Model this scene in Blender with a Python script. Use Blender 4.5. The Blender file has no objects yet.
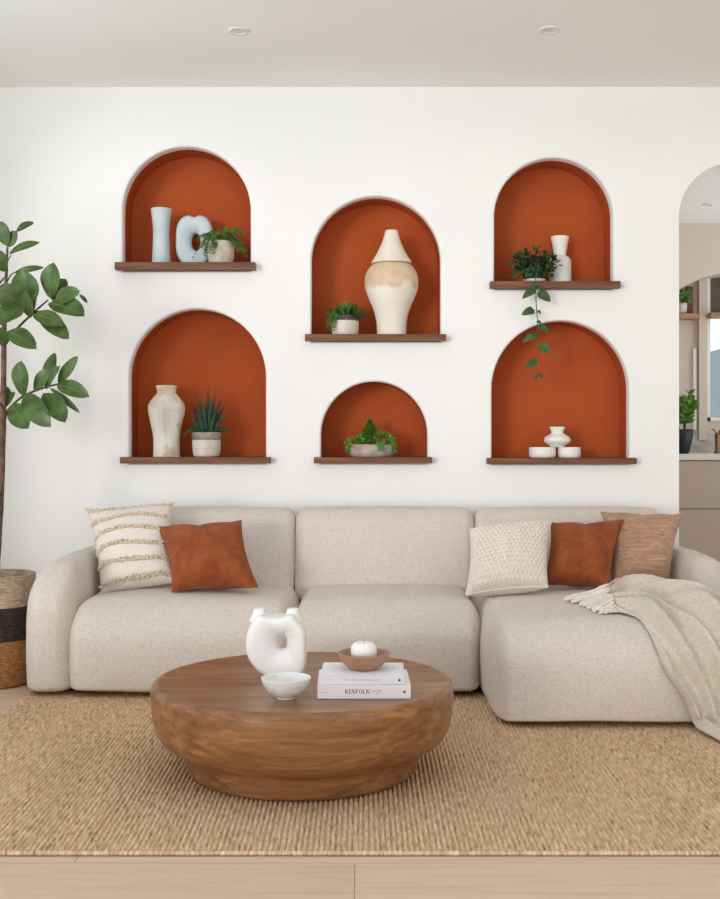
import bpy, bmesh, math, random
from mathutils import Vector, Matrix, noise
from mathutils.bvhtree import BVHTree
PI = math.pi
random.seed(11)
SC = bpy.context.scene
COL = SC.collection
# ------------------------------------------------------------------ camera
F, H, HY, CX = 1140.0, 1.06, 440.0, 360.0
D = 5.70
def P(px, py, d):
    return Vector(((px-CX)*d/F, d, H-(py-HY)*d/F))
def X(px, d): return (px-CX)*d/F
def Z(py, d): return H-(py-HY)*d/F
cd = bpy.data.cameras.new('camera'); cam = bpy.data.objects.new('camera', cd); COL.objects.link(cam)
cam.location = (0, 0, H); cam.rotation_euler = (PI/2, 0, 0)
cd.sensor_fit = 'HORIZONTAL'; cd.sensor_width = 36; cd.lens = F/720*36
cd.shift_y = -9.5/720; cd.clip_start = .05; cd.clip_end = 100
SC.camera = cam

# ------------------------------------------------------------------ materials
def lin(c):
    out = []
    for v in c[:3]:
        v /= 255.0
        out.append(v/12.92 if v <= .04045 else ((v+.055)/1.055)**2.4)
    return tuple(out)+(1,)
def shade(c, k): return tuple(min(1, v*k) for v in c[:3])+(1,)
class NT:
    def __init__(s, name):
        s.m = bpy.data.materials.new(name); s.m.use_nodes = True
        s.t = s.m.node_tree; s.b = s.t.nodes['Principled BSDF']
        s.co = s.t.nodes.new('ShaderNodeTexCoord').outputs['Object']
    def n(s, typ, **kw):
        nd = s.t.nodes.new(typ)
        for k, v in kw.items():
            if k in nd.inputs: nd.inputs[k].default_value = v
            else: setattr(nd, k, v)
        return nd
    def l(s, a, b): s.t.links.new(a, b)
    def map(s, scale=(1,1,1), rot=(0,0,0), loc=(0,0,0), src=None):
        m = s.n('ShaderNodeMapping'); m.inputs['Scale'].default_value = scale
        m.inputs['Rotation'].default_value = rot; m.inputs['Location'].default_value = loc
        s.l(src or s.co, m.inputs['Vector']); return m.outputs['Vector']
    def noise(s, vec, scale=5, detail=4, rough=.55, dist=0):
        t = s.n('ShaderNodeTexNoise'); t.inputs['Scale'].default_value = scale
        t.inputs['Detail'].default_value = detail; t.inputs['Roughness'].default_value = rough
        t.inputs['Distortion'].default_value = dist
        s.l(vec, t.inputs['Vector']); return t.outputs['Fac']
    def wave(s, vec, scale=5, dist=0, dscale=1, direction='X', profile='SIN'):
        t = s.n('ShaderNodeTexWave', bands_direction=direction, wave_profile=profile)
        t.inputs['Scale'].default_value = scale; t.inputs['Distortion'].default_value = dist
        t.inputs['Detail Scale'].default_value = dscale
        s.l(vec, t.inputs['Vector']); return t.outputs['Fac']
    def ramp(s, fac, stops, const=False):
        r = s.n('ShaderNodeValToRGB'); e = r.color_ramp.elements
        if const: r.color_ramp.interpolation = 'CONSTANT'
        while len(e) < len(stops): e.new(.5)
        for q, (p, c) in zip(e, stops): q.position = p; q.color = c
        s.l(fac, r.inputs['Fac']); return r.outputs['Color']
    def mix(s, a, b, fac, mode='MIX'):
        m = s.n('ShaderNodeMix', data_type='RGBA', blend_type=mode)
        for v, i in ((a, 6), (b, 7)):
            if isinstance(v, tuple): m.inputs[i].default_value = v
            else: s.l(v, m.inputs[i])
        if isinstance(fac, (int, float)): m.inputs[0].default_value = fac
        else: s.l(fac, m.inputs[0])
        return m.outputs[2]
    def math(s, op, a, b=0.0):
        m = s.n('ShaderNodeMath', operation=op)
        for v, i in ((a, 0), (b, 1)):
            if isinstance(v, (int, float)): m.inputs[i].default_value = v
            else: s.l(v, m.inputs[i])
        return m.outputs[0]
    def color(s, c):
        if isinstance(c, tuple): s.b.inputs['Base Color'].default_value = c
        else: s.l(c, s.b.inputs['Base Color'])
    def bump(s, h, strength=.3, dist=.003):
        b = s.n('ShaderNodeBump'); b.inputs['Strength'].default_value = strength
        b.inputs['Distance'].default_value = dist
        s.l(h, b.inputs['Height']); s.l(b.outputs['Normal'], s.b.inputs['Normal'])
    def set(s, rough=.6, spec=.3, metal=0, sheen=0):
        s.b.inputs['Roughness'].default_value = rough; s.b.inputs['Specular IOR Level'].default_value = spec
        s.b.inputs['Metallic'].default_value = metal; s.b.inputs['Sheen Weight'].default_value = sheen
        return s.m
def simple(name, c, rough=.6, spec=.3, var=.06, scale=6, bump=0, bscale=60, metal=0, sheen=0, dist=.002):
    a = NT(name); base = lin(c)
    a.color(a.ramp(a.noise(a.co, scale), [(.3, shade(base, 1-var)), (.7, shade(base, 1+var))]))
    if bump: a.bump(a.noise(a.co, bscale, 3), bump, dist)
    return a.set(rough, spec, metal, sheen)
M = {}
M['wall'] = simple('white_plaster', (243,241,237), .9, .1, .012, 1.5, .12, 40)
M['ceiling'] = simple('ceiling_paint', (242,242,239), .95, .05, .01, 1.2)
M['beige_wall'] = simple('beige_kitchen_paint', (214,200,184), .85, .1, .02, 2)
M['orange'] = simple('terracotta_paint', (177,83,42), .85, .12, .05, 5, .15, 30)
def wood(name, dark, mid, light, rough=.4, sc=(1.2,14,14), spec=.35, nscale=2.2):
    a = NT(name)
    f1 = a.noise(a.map(sc), nscale, 6, .6, .6)
    f2 = a.noise(a.map((sc[0]*2, sc[1]*7, sc[2]*7)), 3, 3, .6)
    c1 = a.ramp(f1, [(.28, lin(dark)), (.5, lin(mid)), (.72, lin(light))])
    c2 = a.ramp(f2, [(.35, (.72,.70,.68,1)), (.6, (1,1,1,1))])
    a.color(a.mix(c1, c2, .55, 'MULTIPLY'))
    a.bump(f2, .08, .001)
    return a.set(rough, spec)
M['shelf_wood'] = wood('walnut_shelf', (88,56,36), (116,74,47), (142,96,63), .5)
M['table_wood'] = wood('brown_table_wood', (108,68,38), (146,99,60), (180,131,86), .34, (1.3,13,26), .35, 1.6)
M['bowl_wood'] = simple('turned_brown_wood', (164,124,98), .45, .35, .12, 14)
M['tan_wood'] = wood('light_shelf_wood', (140,105,75), (168,130,95), (190,150,115), .5)
# oak floor
a = NT('light_oak_planks')
br = a.n('ShaderNodeTexBrick'); br.offset = .37
br.inputs['Scale'].default_value = 1; br.inputs['Brick Width'].default_value = 1.9; br.inputs['Row Height'].default_value = .24
br.inputs['Mortar Size'].default_value = .0012; br.inputs['Mortar Smooth'].default_value = .2
br.inputs['Color1'].default_value = lin((220,192,164)); br.inputs['Color2'].default_value = lin((213,184,156))
br.inputs['Mortar'].default_value = lin((150,122,95))
a.l(a.map(loc=(.013, .023, 0)), br.inputs['Vector'])
g = a.ramp(a.noise(a.map((1.2,16,1)), 2.4, 6, .62, .5), [(.3, (.82,.80,.78,1)), (.55, (1,1,1,1)), (.8, (.95,.93,.9,1))])
a.color(a.mix(br.outputs['Color'], g, .8, 'MULTIPLY')); a.bump(br.outputs['Fac'], -.2, .002)
M['floor'] = a.set(.55, .3)
# jute
a = NT('woven_jute')
n1 = a.noise(a.map((75,13,1)), 1.6, 4, .65)
n2 = a.noise(a.map((3.2,.5,1)), 2, 3, .6)
n3 = a.noise(a.map((150,60,1)), 1.5, 3, .6)
c1 = a.ramp(n1, [(.28, lin((134,98,68))), (.40, lin((206,172,132))), (.55, lin((232,202,165))), (.7, lin((250,234,210)))])
c2 = a.ramp(n2, [(.3, (.88,.86,.83,1)), (.6, (1,1,1,1))])
a.color(a.mix(c1, c2, .8, 'MULTIPLY'))
a.bump(a.math('ADD', n1, n3), .7, .006)
M['jute'] = a.set(.95, .05)
# sofa linen
def fabric(name, c, var=.06, sc=420, bump=.35, sheen=.2, dist=.0015, rough=.92):
    a = NT(name); base = lin(c)
    w1 = a.noise(a.map((sc*.2, sc*.2, sc)), 1, 2, .6); w2 = a.noise(a.map((sc, sc, sc*.2)), 1, 2, .6)
    w = a.math('ADD', w1, w2)
    cc = a.ramp(w, [(.75, shade(base, 1-var*1.6)), (1.0, base), (1.25, shade(base, 1+var))])
    cc2 = a.mix(cc, a.ramp(a.noise(a.co, 3, 3), [(.3, (.95,.95,.95,1)), (.7, (1,1,1,1))]), 1, 'MULTIPLY')
    a.color(cc2); a.bump(w, bump, dist)
    return a.set(rough, .08, 0, sheen)
M['linen'] = fabric('oatmeal_linen', (218,206,193), .075, 330, .8)
M['rust'] = fabric('rust_velvet', (160,84,40), .05, 500, .1, .5, .001, .8)
a = NT('crushed_rust_velvet')
nn = a.noise(a.co, 12, 7, .72, .4)
a.color(a.ramp(nn, [(.3, lin((128,66,36))), (.52, lin((150,80,46))), (.74, lin((172,102,64)))]))
a.bump(a.noise(a.co, 30, 5, .7), .5, .006); M['velvet'] = a.set(1, 0, 0, .12)
M['knit'] = fabric('cream_wool', (234,223,209), .06, 500, .4)
M['fringe'] = fabric('tan_tufts', (226,209,184), .12, 700, .5)
a = NT('brown_linen')
nn = a.noise(a.map((5,50,80), (0,.06,0)), 1.3, 5, .6, .5)
a.color(a.ramp(nn, [(.3, lin((154,116,92))), (.5, lin((178,140,113))), (.75, lin((204,172,146)))]))
a.bump(nn, .3, .004); M['brown_linen'] = a.set(.9, .08, 0, .2)
M['throw'] = fabric('cream_throw', (231,217,198), .08, 300, 1.0, .3, .005)
def mottled(name, c1, c2, lo=.45, hi=.62, scale=7, rough=.7, bump=.1):
    a = NT(name)
    a.color(a.ramp(a.noise(a.co, scale, 5, .6), [(lo, lin(c1)), (hi, lin(c2))]))
    a.bump(a.noise(a.co, 70, 3), bump, .002); return a.set(rough, .25)
M['white_ceramic'] = simple('matt_white_ceramic', (240,236,229), .45, .35, .02, 5, .06, 60)
M['cream_ceramic'] = simple('cream_ceramic', (236,226,210), .7, .2, .05, 8, .15, 60)
M['pale_blue'] = mottled('pale_blue_ceramic', (204,213,214), (188,200,203), .35, .7, 12, .55)
M['tan_mottle'] = mottled('cream_tan_ceramic', (236,228,214), (204,174,140), .50, .64, 7, .75)
a = NT('drip_glaze')  # tan shoulder with an irregular lower edge
sp = a.n('ShaderNodeSeparateXYZ'); a.l(a.co, sp.inputs[0])
zz = a.math('ADD', sp.outputs['Z'], a.math('MULTIPLY', a.noise(a.map((14,14,6)), 1, 4), .13))
fac = a.ramp(zz, [(.296, (0,0,0,1)), (.318, (1,1,1,1))])
cb = a.ramp(a.noise(a.co, 9, 4), [(.3, lin((234,221,204))), (.7, lin((240,230,216)))])
ct = a.ramp(a.noise(a.co, 16, 4), [(.3, lin((208,178,144))), (.7, lin((226,202,174)))])
a.color(a.mix(cb, ct, fac)); a.bump(a.noise(a.co, 60, 3), .12, .002); M['drip'] = a.set(.75, .2)
M['speckle'] = mottled('speckled_stoneware', (232,230,222), (205,198,186), .55, .75, 40, .4)
M['concrete'] = mottled('grey_concrete', (206,192,176), (176,162,146), .4, .7, 22, .9, .3)
M['white_pot'] = mottled('off_white_pot', (222,212,200), (198,186,172), .45, .75, 18, .8, .2)
M['dark_band'] = simple('charcoal_glaze', (82,70,64), .7, .2, .1, 20)
M['grey_band'] = mottled('grey_band', (168,158,148), (130,120,112), .4, .65, 26, .9, .3)
M['stone'] = mottled('grey_brown_stone', (186,170,156), (150,134,122), .4, .7, 18, .7, .2)
M['black'] = simple('black_satin', (28,28,29), .4, .4, .05, 8)
M['dark'] = simple('dark_underside', (38,34,32), .8, .1)
M['soil'] = simple('dark_soil', (52,40,32), .98, .05, .3, 40, .8, 90, 0, 0, .006)
M['bark'] = mottled('grey_brown_bark', (120,98,82), (78,60,48), .35, .65, 26, .9, .5)
M['twig'] = simple('brown_twig', (96,72,50), .85, .1, .15, 20)
def leafm(name, c, var=.25, scale=9, rough=.42):
    a = NT(name); base = lin(c)
    a.color(a.ramp(a.noise(a.co, scale, 3), [(.3, shade(base, 1-var)), (.7, shade(base, 1+var))]))
    a.b.inputs['Transmission Weight'].default_value = 0
    return a.set(rough, .3)
M['leaf'] = leafm('mid_green_leaf', (70,92,42), .45, 16, .34)
M['leaf_back'] = leafm('pale_green_leaf', (112,138,80), .2, 14)
M['fern'] = leafm('fern_green', (78,112,48), .4, 30, .6)
M['darkleaf'] = leafm('deep_green_leaf', (50,76,38), .35, 30, .5)
M['vine'] = leafm('ivy_green', (66,92,48), .3, 30, .5)
M['aloe'] = leafm('aloe_green', (50,76,54), .35, 22, .5)
M['bright'] = leafm('bright_green_leaf', (92,138,52), .35, 36, .55)
a = NT('banded_basket')
sp = a.n('ShaderNodeSeparateXYZ'); a.l(a.co, sp.inputs[0])
zc = a.math('MULTIPLY', sp.outputs['Z'], 1/.48)
cb = a.ramp(zc, [(0, lin((186,136,84))), (.415, lin((72,64,60))), (.715, lin((196,174,148)))], True)
nb = a.noise(a.map((48,48,130)), 1, 3, .6)
a.color(a.mix(cb, a.ramp(nb, [(.3, (.42,.38,.35,1)), (.62, (1,1,1,1))]), .9, 'MULTIPLY'))
a.bump(nb, .8, .006); M['basket'] = a.set(.9, .1)
M['book_white'] = simple('white_book_cloth', (242,239,238), .6, .25, .01)
M['book_spine'] = simple('pale_grey_spine', (226,219,218), .6, .25, .01)
M['paper'] = simple('paper_block', (236,230,220), .9, .05, .05, 120)
M['ink'] = simple('dark_ink', (66,58,58), .7, .1)
M['grey_ink'] = simple('grey_ink', (172,164,164), .7, .1)
M['wax'] = simple('white_wax', (244,240,234), .5, .35, .02, 8, .1, 25)
M['cabinet'] = simple('greige_cabinet', (186,170,153), .6, .25, .02, 3)
M['worktop'] = simple('pale_stone_worktop', (226,218,208), .4, .35, .05, 8)
a = NT('grey_marble')
a.color(a.ramp(a.noise(a.co, 3, 6, .65, 1.5), [(.35, lin((206,198,188))), (.55, lin((180,172,164))), (.7, lin((140,132,126)))]))
M['marble'] = a.set(.3, .4)
M['brass'] = simple('bronze_metal', (140,112,86), .35, .5, .04, 8, 0, 60, .8)
M['frame'] = simple('white_frame', (238,234,228), .6, .25, .01)
M['blind'] = simple('dark_blind', (108,98,88), .85, .1, .05, 12)
M['outside'] = simple('blue_grey_render', (128,134,134), .85, .1, .05, 3)
M['lamp_white'] = simple('lamp_enamel', (226,225,222), .5, .3, .01)
a = NT('clear_glass'); a.b.inputs['Transmission Weight'].default_value = 1; a.b.inputs['IOR'].default_value = 1.05
a.color((1,1,1,1)); M['glass'] = a.set(.02, .3)

# ------------------------------------------------------------------ object helpers
def mesh_obj(name, data, m, parent=None, smooth=True, base=None):
    """data = bmesh or (verts, faces) in world coordinates"""
    me = bpy.data.meshes.new(name)
    if isinstance(data, bmesh.types.BMesh):
        data.to_mesh(me); data.free()
    else:
        me.from_pydata([tuple(v) for v in data[0]], [], data[1])
    bm = bmesh.new(); bm.from_mesh(me); bmesh.ops.recalc_face_normals(bm, faces=bm.faces); bm.to_mesh(me); bm.free()
    me.update()
    o = bpy.data.objects.new(name, me); COL.objects.link(o)
    me.materials.append(m)
    if smooth:
        for p in me.polygons: p.use_smooth = True
    if parent is not None:
        o.parent = parent
        L = Vector((0,0,0)); q = parent
        while q is not None: L += q.location; q = q.parent
        me.transform(Matrix.Translation(-L))
    else:
        if base is None:
            vs = [v.co for v in me.vertices]
            mn = Vector([min(v[i] for v in vs) for i in range(3)]); mx = Vector([max(v[i] for v in vs) for i in range(3)])
            base = Vector(((mn.x+mx.x)/2, (mn.y+mx.y)/2, mn.z))
        base = Vector(base)
        me.transform(Matrix.Translation(-base)); o.location = base
    return o
def tag(o, label, cat, group=None):
    o['label'] = label; o['category'] = cat
    if group: o['group'] = group
    return o
def thing(name, label, cat, loc, group=None):
    o = bpy.data.objects.new(name, None); COL.objects.link(o); o.location = loc
    o.empty_display_size = .05
    return tag(o, label, cat, group)
def struct(name, data, m, parent=None, smooth=False, base=(0,0,0)):
    o = mesh_obj(name, data, m, parent, smooth, base)
    if parent is None: o['kind'] = 'structure'
    return o
def merge(*parts):
    V, Fc = [], []
    for v, f in parts:
        k = len(V); V += list(v); Fc += [tuple(i+k for i in q) for q in f]
    return V, Fc
def box(x0, x1, y0, y1, z0, z1):
    v = [(x,y,z) for x in (x0,x1) for y in (y0,y1) for z in (z0,z1)]
    f = [(0,1,3,2),(4,6,7,5),(0,4,5,1),(2,3,7,6),(0,2,6,4),(1,5,7,3)]
    return v, f
def bbox_bevel(x0, x1, y0, y1, z0, z1, bev=.004, seg=2):
    bm = bmesh.new(); v, f = box(x0,x1,y0,y1,z0,z1)
    vs = [bm.verts.new(p) for p in v]
    for q in f: bm.faces.new([vs[i] for i in q])
    bmesh.ops.recalc_face_normals(bm, faces=bm.faces)
    bmesh.ops.bevel(bm, geom=list(bm.edges), offset=bev, segments=seg, affect='EDGES', profile=.5)
    return bm
def lathe(prof, c, n=56, sx=1, sy=1):
    V, Fc = [], []
    rings = []
    for r, z in prof:
        if r < 1e-6:
            rings.append([len(V)]); V.append((c[0], c[1], c[2]+z))
        else:
            rings.append(list(range(len(V), len(V)+n)))
            for k in range(n):
                t = 2*PI*k/n; V.append((c[0]+r*sx*math.cos(t), c[1]+r*sy*math.sin(t), c[2]+z))
    for A, B in zip(rings, rings[1:]):
        if len(A) == 1 and len(B) == 1: continue
        for k in range(n):
            k2 = (k+1) % n
            if len(A) == 1: Fc.append((A[0], B[k], B[k2]))
            elif len(B) == 1: Fc.append((A[k], A[k2], B[0]))
            else: Fc.append((A[k], A[k2], B[k2], B[k]))
    return V, Fc
def smoothprof(pts, sub=4):
    """Catmull-Rom through (r,z)"""
    out = []
    p = [pts[0]] + list(pts) + [pts[-1]]
    for i in range(1, len(p)-2):
        for k in range(sub):
            t = k/sub
            q = []
            for d in (0, 1):
                a0, a1, a2, a3 = p[i-1][d], p[i][d], p[i+1][d], p[i+2][d]
                q.append(.5*((2*a1)+(-a0+a2)*t+(2*a0-5*a1+4*a2-a3)*t*t+(-a0+3*a1-3*a2+a3)*t**3))
            out.append((max(0, q[0]), q[1]))
    out.append(pts[-1]); return out
def tube(pts, rad, n=8, cap=True):
    pts = [Vector(p) for p in pts]
    if isinstance(rad, (int, float)): rad = [rad]*len(pts)
    V, Fc = [], []
    up = Vector((0,0,1)); prev = None
    for i, p in enumerate(pts):
        d = (pts[min(i+1, len(pts)-1)]-pts[max(i-1, 0)]).normalized()
        if prev is None:
            s = d.cross(up)
            if s.length < 1e-3: s = d.cross(Vector((1,0,0)))
            s.normalize()
        else:
            s = (prev-d*prev.dot(d)).normalized()
        prev = s; t = d.cross(s)
        for k in range(n):
            a_ = 2*PI*k/n; V.append(p+(s*math.cos(a_)+t*math.sin(a_))*rad[i])
    for i in range(len(pts)-1):
        for k in range(n):
            k2 = (k+1) % n
            Fc.append((i*n+k, i*n+k2, (i+1)*n+k2, (i+1)*n+k))
    if cap:
        Fc.append(tuple(range(n))); Fc.append(tuple((len(pts)-1)*n+k for k in range(n)))
    return V, Fc
def bez(pts, n=12):
    pts = [Vector(p) for p in pts]; out = []
    for i in range(n+1):
        t = i/n; q = pts[:]
        while len(q) > 1: q = [q[j].lerp(q[j+1], t) for j in range(len(q)-1)]
        out.append(q[0])
    return out
def rbox(lo, hi, rx, ry, rz, puff=(0,0,0), m=7, mid=12, deform=None):
    """rounded cushion; rx/ry/rz = (radius at low side, radius at high side)"""
    R = (rx, ry, rz); ticks = []
    for a_ in range(3):
        r0, r1 = R[a_]; L = []
        for k in range(m, 0, -1): L.append(lo[a_]+r0-r0*math.tan(PI/4*k/m))
        i0, i1 = lo[a_]+r0, hi[a_]-r1
        for k in range(mid+1): L.append(i0+(i1-i0)*k/mid)
        for k in range(1, m+1): L.append(hi[a_]-r1+r1*math.tan(PI/4*k/m))
        ticks.append(L)
    n = len(ticks[0])
    idx, V, Fc = {}, [], []
    def vid(i, j, k):
        key = (i, j, k)
        if key in idx: return idx[key]
        p = (ticks[0][i], ticks[1][j], ticks[2][k]); e = []; q = []
        for a_ in range(3):
            r0, r1 = R[a_]; c = min(max(p[a_], lo[a_]+r0), hi[a_]-r1); q.append(c)
            dlt = p[a_]-c; e.append(dlt/(r0 if dlt < 0 else r1))
        l = math.sqrt(sum(x*x for x in e)) or 1
        p = [q[a_]+(e[a_]/l)*(R[a_][0] if e[a_] < 0 else R[a_][1]) for a_ in range(3)]
        u = [2*(p[a_]-lo[a_])/(hi[a_]-lo[a_])-1 for a_ in range(3)]
        w = [1-u[a_]**2 for a_ in range(3)]
        p[0] += puff[0]*u[0]*w[1]*w[2]; p[1] += puff[1]*u[1]*w[0]*w[2]; p[2] += puff[2]*u[2]*w[0]*w[1]
        p = Vector(p)
        p += noise.noise_vector(p*5)*.004
        if deform: p = deform(p)
        idx[key] = len(V); V.append(p); return idx[key]
    N = n-1
    for i in range(N):
        for j in range(N):
            for f0 in (0, N):
                Fc.append((vid(f0,i,j), vid(f0,i+1,j), vid(f0,i+1,j+1), vid(f0,i,j+1)))
                Fc.append((vid(i,f0,j), vid(i+1,f0,j), vid(i+1,f0,j+1), vid(i,f0,j+1)))
                Fc.append((vid(i,j,f0), vid(i+1,j,f0), vid(i+1,j+1,f0), vid(i,j+1,f0)))
    return V, Fc
def prof_round(t): return math.sin(PI*min(1, t)**1.12)**.62 if 0 < t < 1 else 0.0
def prof_ovate(t): return math.sin(PI*min(1, t)**.85)**.75 if 0 < t < 1 else 0.0
def prof_heart(t): return min(1.0, (max(t, 0)**.28)*(max(0, 1-t)**.7)*1.45)
def prof_lance(t): return math.sin(PI*t**.8)**1.1 if 0 < t < 1 else 0.0
def leaf(base, tip, width, nrm=(0,-1,.4), bend=.12, cup=.25, prof=prof_ovate, n=7, wav=0.0):
    base, tip, nrm = Vector(base), Vector(tip), Vector(nrm)
    ax = tip-base; L = ax.length
    if L < 1e-6: return [], []
    a_ = ax/L; s = a_.cross(nrm)
    if s.length < 1e-3: s = a_.cross(Vector((1,.3,0)))
    s.normalize(); nn = s.cross(a_).normalized()
    V, Fc = [], []
    cols = (-1, -.55, 0, .55, 1)
    ph = random.random()*6
    for i in range(n+1):
        t = i/n; w = width/2*prof(t)
        mid = base+ax*t+nn*(bend*L*math.sin(PI*t))
        for c in cols:
            V.append(mid+s*(w*c)+nn*(cup*w*c*c + wav*width*math.sin(ph+t*9)*abs(c)*c))
    for i in range(n):
        for c in range(4):
            q = i*5+c; Fc.append((q, q+1, q+6, q+5))
    return V, Fc
def ru(a_, b_): return random.uniform(a_, b_)
def rv(k): return Vector((ru(-k,k), ru(-k,k), ru(-k,k)))

# ------------------------------------------------------------------ the room
ZC = H+353*.005          # ceiling
XL, XR = -2.32, 4.6
struct('floor', box(XL-.1, XR, -2.0, 9.6, -.06, 0), M['floor'])
struct('ceiling', merge(box(XL-.1, XR, -2.0, .2, ZC, ZC+.06), box(XL-.1, XR, 3.1, 9.8, ZC, ZC+.06),
       box(XL-.1, -1.9, .2, 3.1, ZC, ZC+.06), box(1.9, XR, .2, 3.1, ZC, ZC+.06)), M['ceiling'])
# unseen roof opening with bars, added to brighten floor, sofa tops and ceiling
struct('added_roof_light', merge(*[box(-1.9, 1.9, y-.025, y+.025, ZC+.005, ZC+.055) for y in (.23, 1.2, 2.1, 3.07)]), M['frame'])
# niches: inner left, inner right, arch top, shelf top, shelf bottom (photo pixels on the wall plane)
NICHE = [
 dict(l=122.6, r=250.5, t=146.6, s=(114.5,255.0,262.0,269.3)),
 dict(l=129.2, r=265.8, t=308.9, s=(119.8,270.2,457.2,463.6)),
 dict(l=311.4, r=440.8, t=196.2, s=(304.9,446.0,334.0,340.6)),
 dict(l=321.0, r=427.6, t=381.4, s=(313.8,432.2,457.3,463.5)),
 dict(l=494.4, r=613.0, t=157.8, s=(490.6,620.7,281.0,287.7)),
 dict(l=491.8, r=629.0, t=320.6, s=(487.5,637.0,458.0,464.2)),
]
YS = 5.645               # shelf fronts
YB = 5.915                # niche backs
def arch(cx, R, zs, zb, o=0, n=40):
    pts = [(cx-R-o, zb-o)]
    for k in range(n+1):
        t = PI-PI*k/n; pts.append((cx+(R+o)*math.cos(t), zs+(R+o)*math.sin(t)))
    pts.append((cx+R+o, zb-o)); return pts
for q in NICHE:
    x0, x1 = X(q['l'], D), X(q['r'], D)
    q['cx'], q['R'] = (x0+x1)/2, (x1-x0)/2
    q['zs'] = Z(q['t'], D)-q['R']
    q['zt'], q['zb'] = Z(q['s'][2], YS), Z(q['s'][3], YS)
    q['x0'], q['x1'] = X(q['s'][0], YS), X(q['s'][1], YS)
CH = .010
AX0, AX1, AR, AT = 1.595, 2.72, .275, Z(162.2, D)
cu = bpy.data.curves.new('wall_outline', 'CURVE'); cu.dimensions = '2D'; cu.fill_mode = 'BOTH'
def spline(pts):
    s = cu.splines.new('POLY'); s.points.add(len(pts)-1)
    for p, (x, z) in zip(s.points, pts): p.co = (x, z, 0, 1)
    s.use_cyclic_u = True
archpts = [(AX0, 0)]
for k in range(17):
    t = PI-PI/2*k/16; archpts.append((AX0+AR+AR*math.cos(t), AT-AR+AR*math.sin(t)))
for k in range(17):
    t = PI/2-PI/2*k/16; archpts.append((AX1-AR+AR*math.cos(t), AT-AR+AR*math.sin(t)))
archpts.append((AX1, 0))
spline([(XL-.1, ZC), (XL-.1, 0)] + archpts + [(XR, 0), (XR, ZC)])
for q in NICHE: spline(arch(q['cx'], q['R'], q['zs'], q['zb'], CH))
tmp = bpy.data.objects.new('tmp', cu); COL.objects.link(tmp)
dg = bpy.context.evaluated_depsgraph_get(); tm = bpy.data.meshes.new_from_object(tmp.evaluated_get(dg))
WV = [(v.co.x, D, v.co.y) for v in tm.vertices]; WF = [tuple(p.vertices) for p in tm.polygons]
bpy.data.objects.remove(tmp); bpy.data.curves.remove(cu)
def loft(rows, close=False):
    V, Fc = [], []; n = len(rows[0])
    for r in rows: V += list(r)
    for i in range(len(rows)-1):
        for k in range(n if close else n-1):
            k2 = (k+1) % n
            Fc.append((i*n+k, i*n+k2, (i+1)*n+k2, (i+1)*n+k))
    return V, Fc
YO = D+.062
parts = [(WV, WF)]
for q in NICHE:
    rows = []
    for o, y in ((CH, D), (CH*.55, D+.002), (CH*.2, D+.006), (0, D+.012), (0, YO)):
        rows.append([(x, y, z) for x, z in arch(q['cx'], q['R'], q['zs'], q['zb'], o)])
    parts.append(loft(rows, True))
parts.append(loft([[(x, y, z) for x, z in archpts] for y in (D, D+.15)]))   # archway reveal
wall = struct('wall_back', merge(*parts), M['wall'])
for q in NICHE:
    pts = arch(q['cx'], q['R'], q['zs'], q['zb'])
    V, Fc = loft([[(x, y, z) for x, z in pts] for y in (YO, YB)], True)
    n = len(pts); Fc.append(tuple(range(n, 2*n)))
    nb = struct('niche', (V, Fc), M['orange'], wall)
    nb['label'] = 'terracotta painted arched niche recess'
# left wall with its tall window opening (out of frame, lets the daylight in)
WY0, WY1, WZ0, WZ1 = -1.4, 4.62, .25, 2.78
def lw(y0, y1, z0, z1): return box(XL-.1, XL, y0, y1, z0, z1)
RC = .75
corner = [(WY1-RC, WZ1)]
V = []; cpts = [(WY1-RC+RC*math.sin(PI/2*k/14), WZ1-RC*1.2+RC*1.2*math.cos(PI/2*k/14)) for k in range(15)] + [(WY1+.001, WZ1+.001)]
V = [(XL-.1, y, z) for y, z in cpts]+[(XL, y, z) for y, z in cpts]; n = len(cpts)
cf = [tuple(range(n)), tuple(range(2*n-1, n-1, -1))]+[(k, (k+1) % n, n+(k+1) % n, n+k) for k in range(n)]
struct('wall_left', merge(lw(-2, WY0, 0, ZC), lw(WY1, 5.9, 0, ZC), lw(WY0, WY1, 0, WZ0), lw(WY0, WY1, WZ1, ZC), (V, cf)), M['wall'])
fr = []
for k in range(5):
    y = WY0+.03+(WY1-RC-WY0)*k/4
    fr.append(box(XL-.07, XL-.03, y-.02, y+.02, WZ0, WZ1))
fr.append(box(XL-.07, XL-.03, WY0, WY1, WZ0, WZ0+.04))
struct('window_2', merge(*fr), M['frame'])
struct('wall_right', box(XR, XR+.06, -2, 5.85, 0, ZC), M['wall'])

# kitchen seen through the archway
KW = 9.27; KB = 9.60
kc, kr, kz = X(735, KW), 96*KW/F, Z(368, KW)
kp = [(kc-kr, .90)]
for k in range(33):
    t = PI-PI*k/32; kp.append((kc+kr*math.cos(t), kz+kr*math.sin(t)))
kp.append((kc+kr, .90))
cu = bpy.data.curves.new('kitchen_outline', 'CURVE'); cu.dimensions = '2D'; cu.fill_mode = 'BOTH'
spline([(XR, ZC), (.9, ZC), (.9, 0), (kc-kr, 0)]+kp+[(kc+kr, 0), (XR, 0)])
tmp = bpy.data.objects.new('tmp', cu); COL.objects.link(tmp)
dg = bpy.context.evaluated_depsgraph_get(); tm = bpy.data.meshes.new_from_object(tmp.evaluated_get(dg))
kf = ([(v.co.x, KW, v.co.y) for v in tm.vertices], [tuple(p.vertices) for p in tm.polygons])
bpy.data.objects.remove(tmp); bpy.data.curves.remove(cu)
wx0, wx1 = X(705.5, KB), X(705.5, KB)+.62
wz0, wz1 = Z(421, KB), Z(262, KB)
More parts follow.
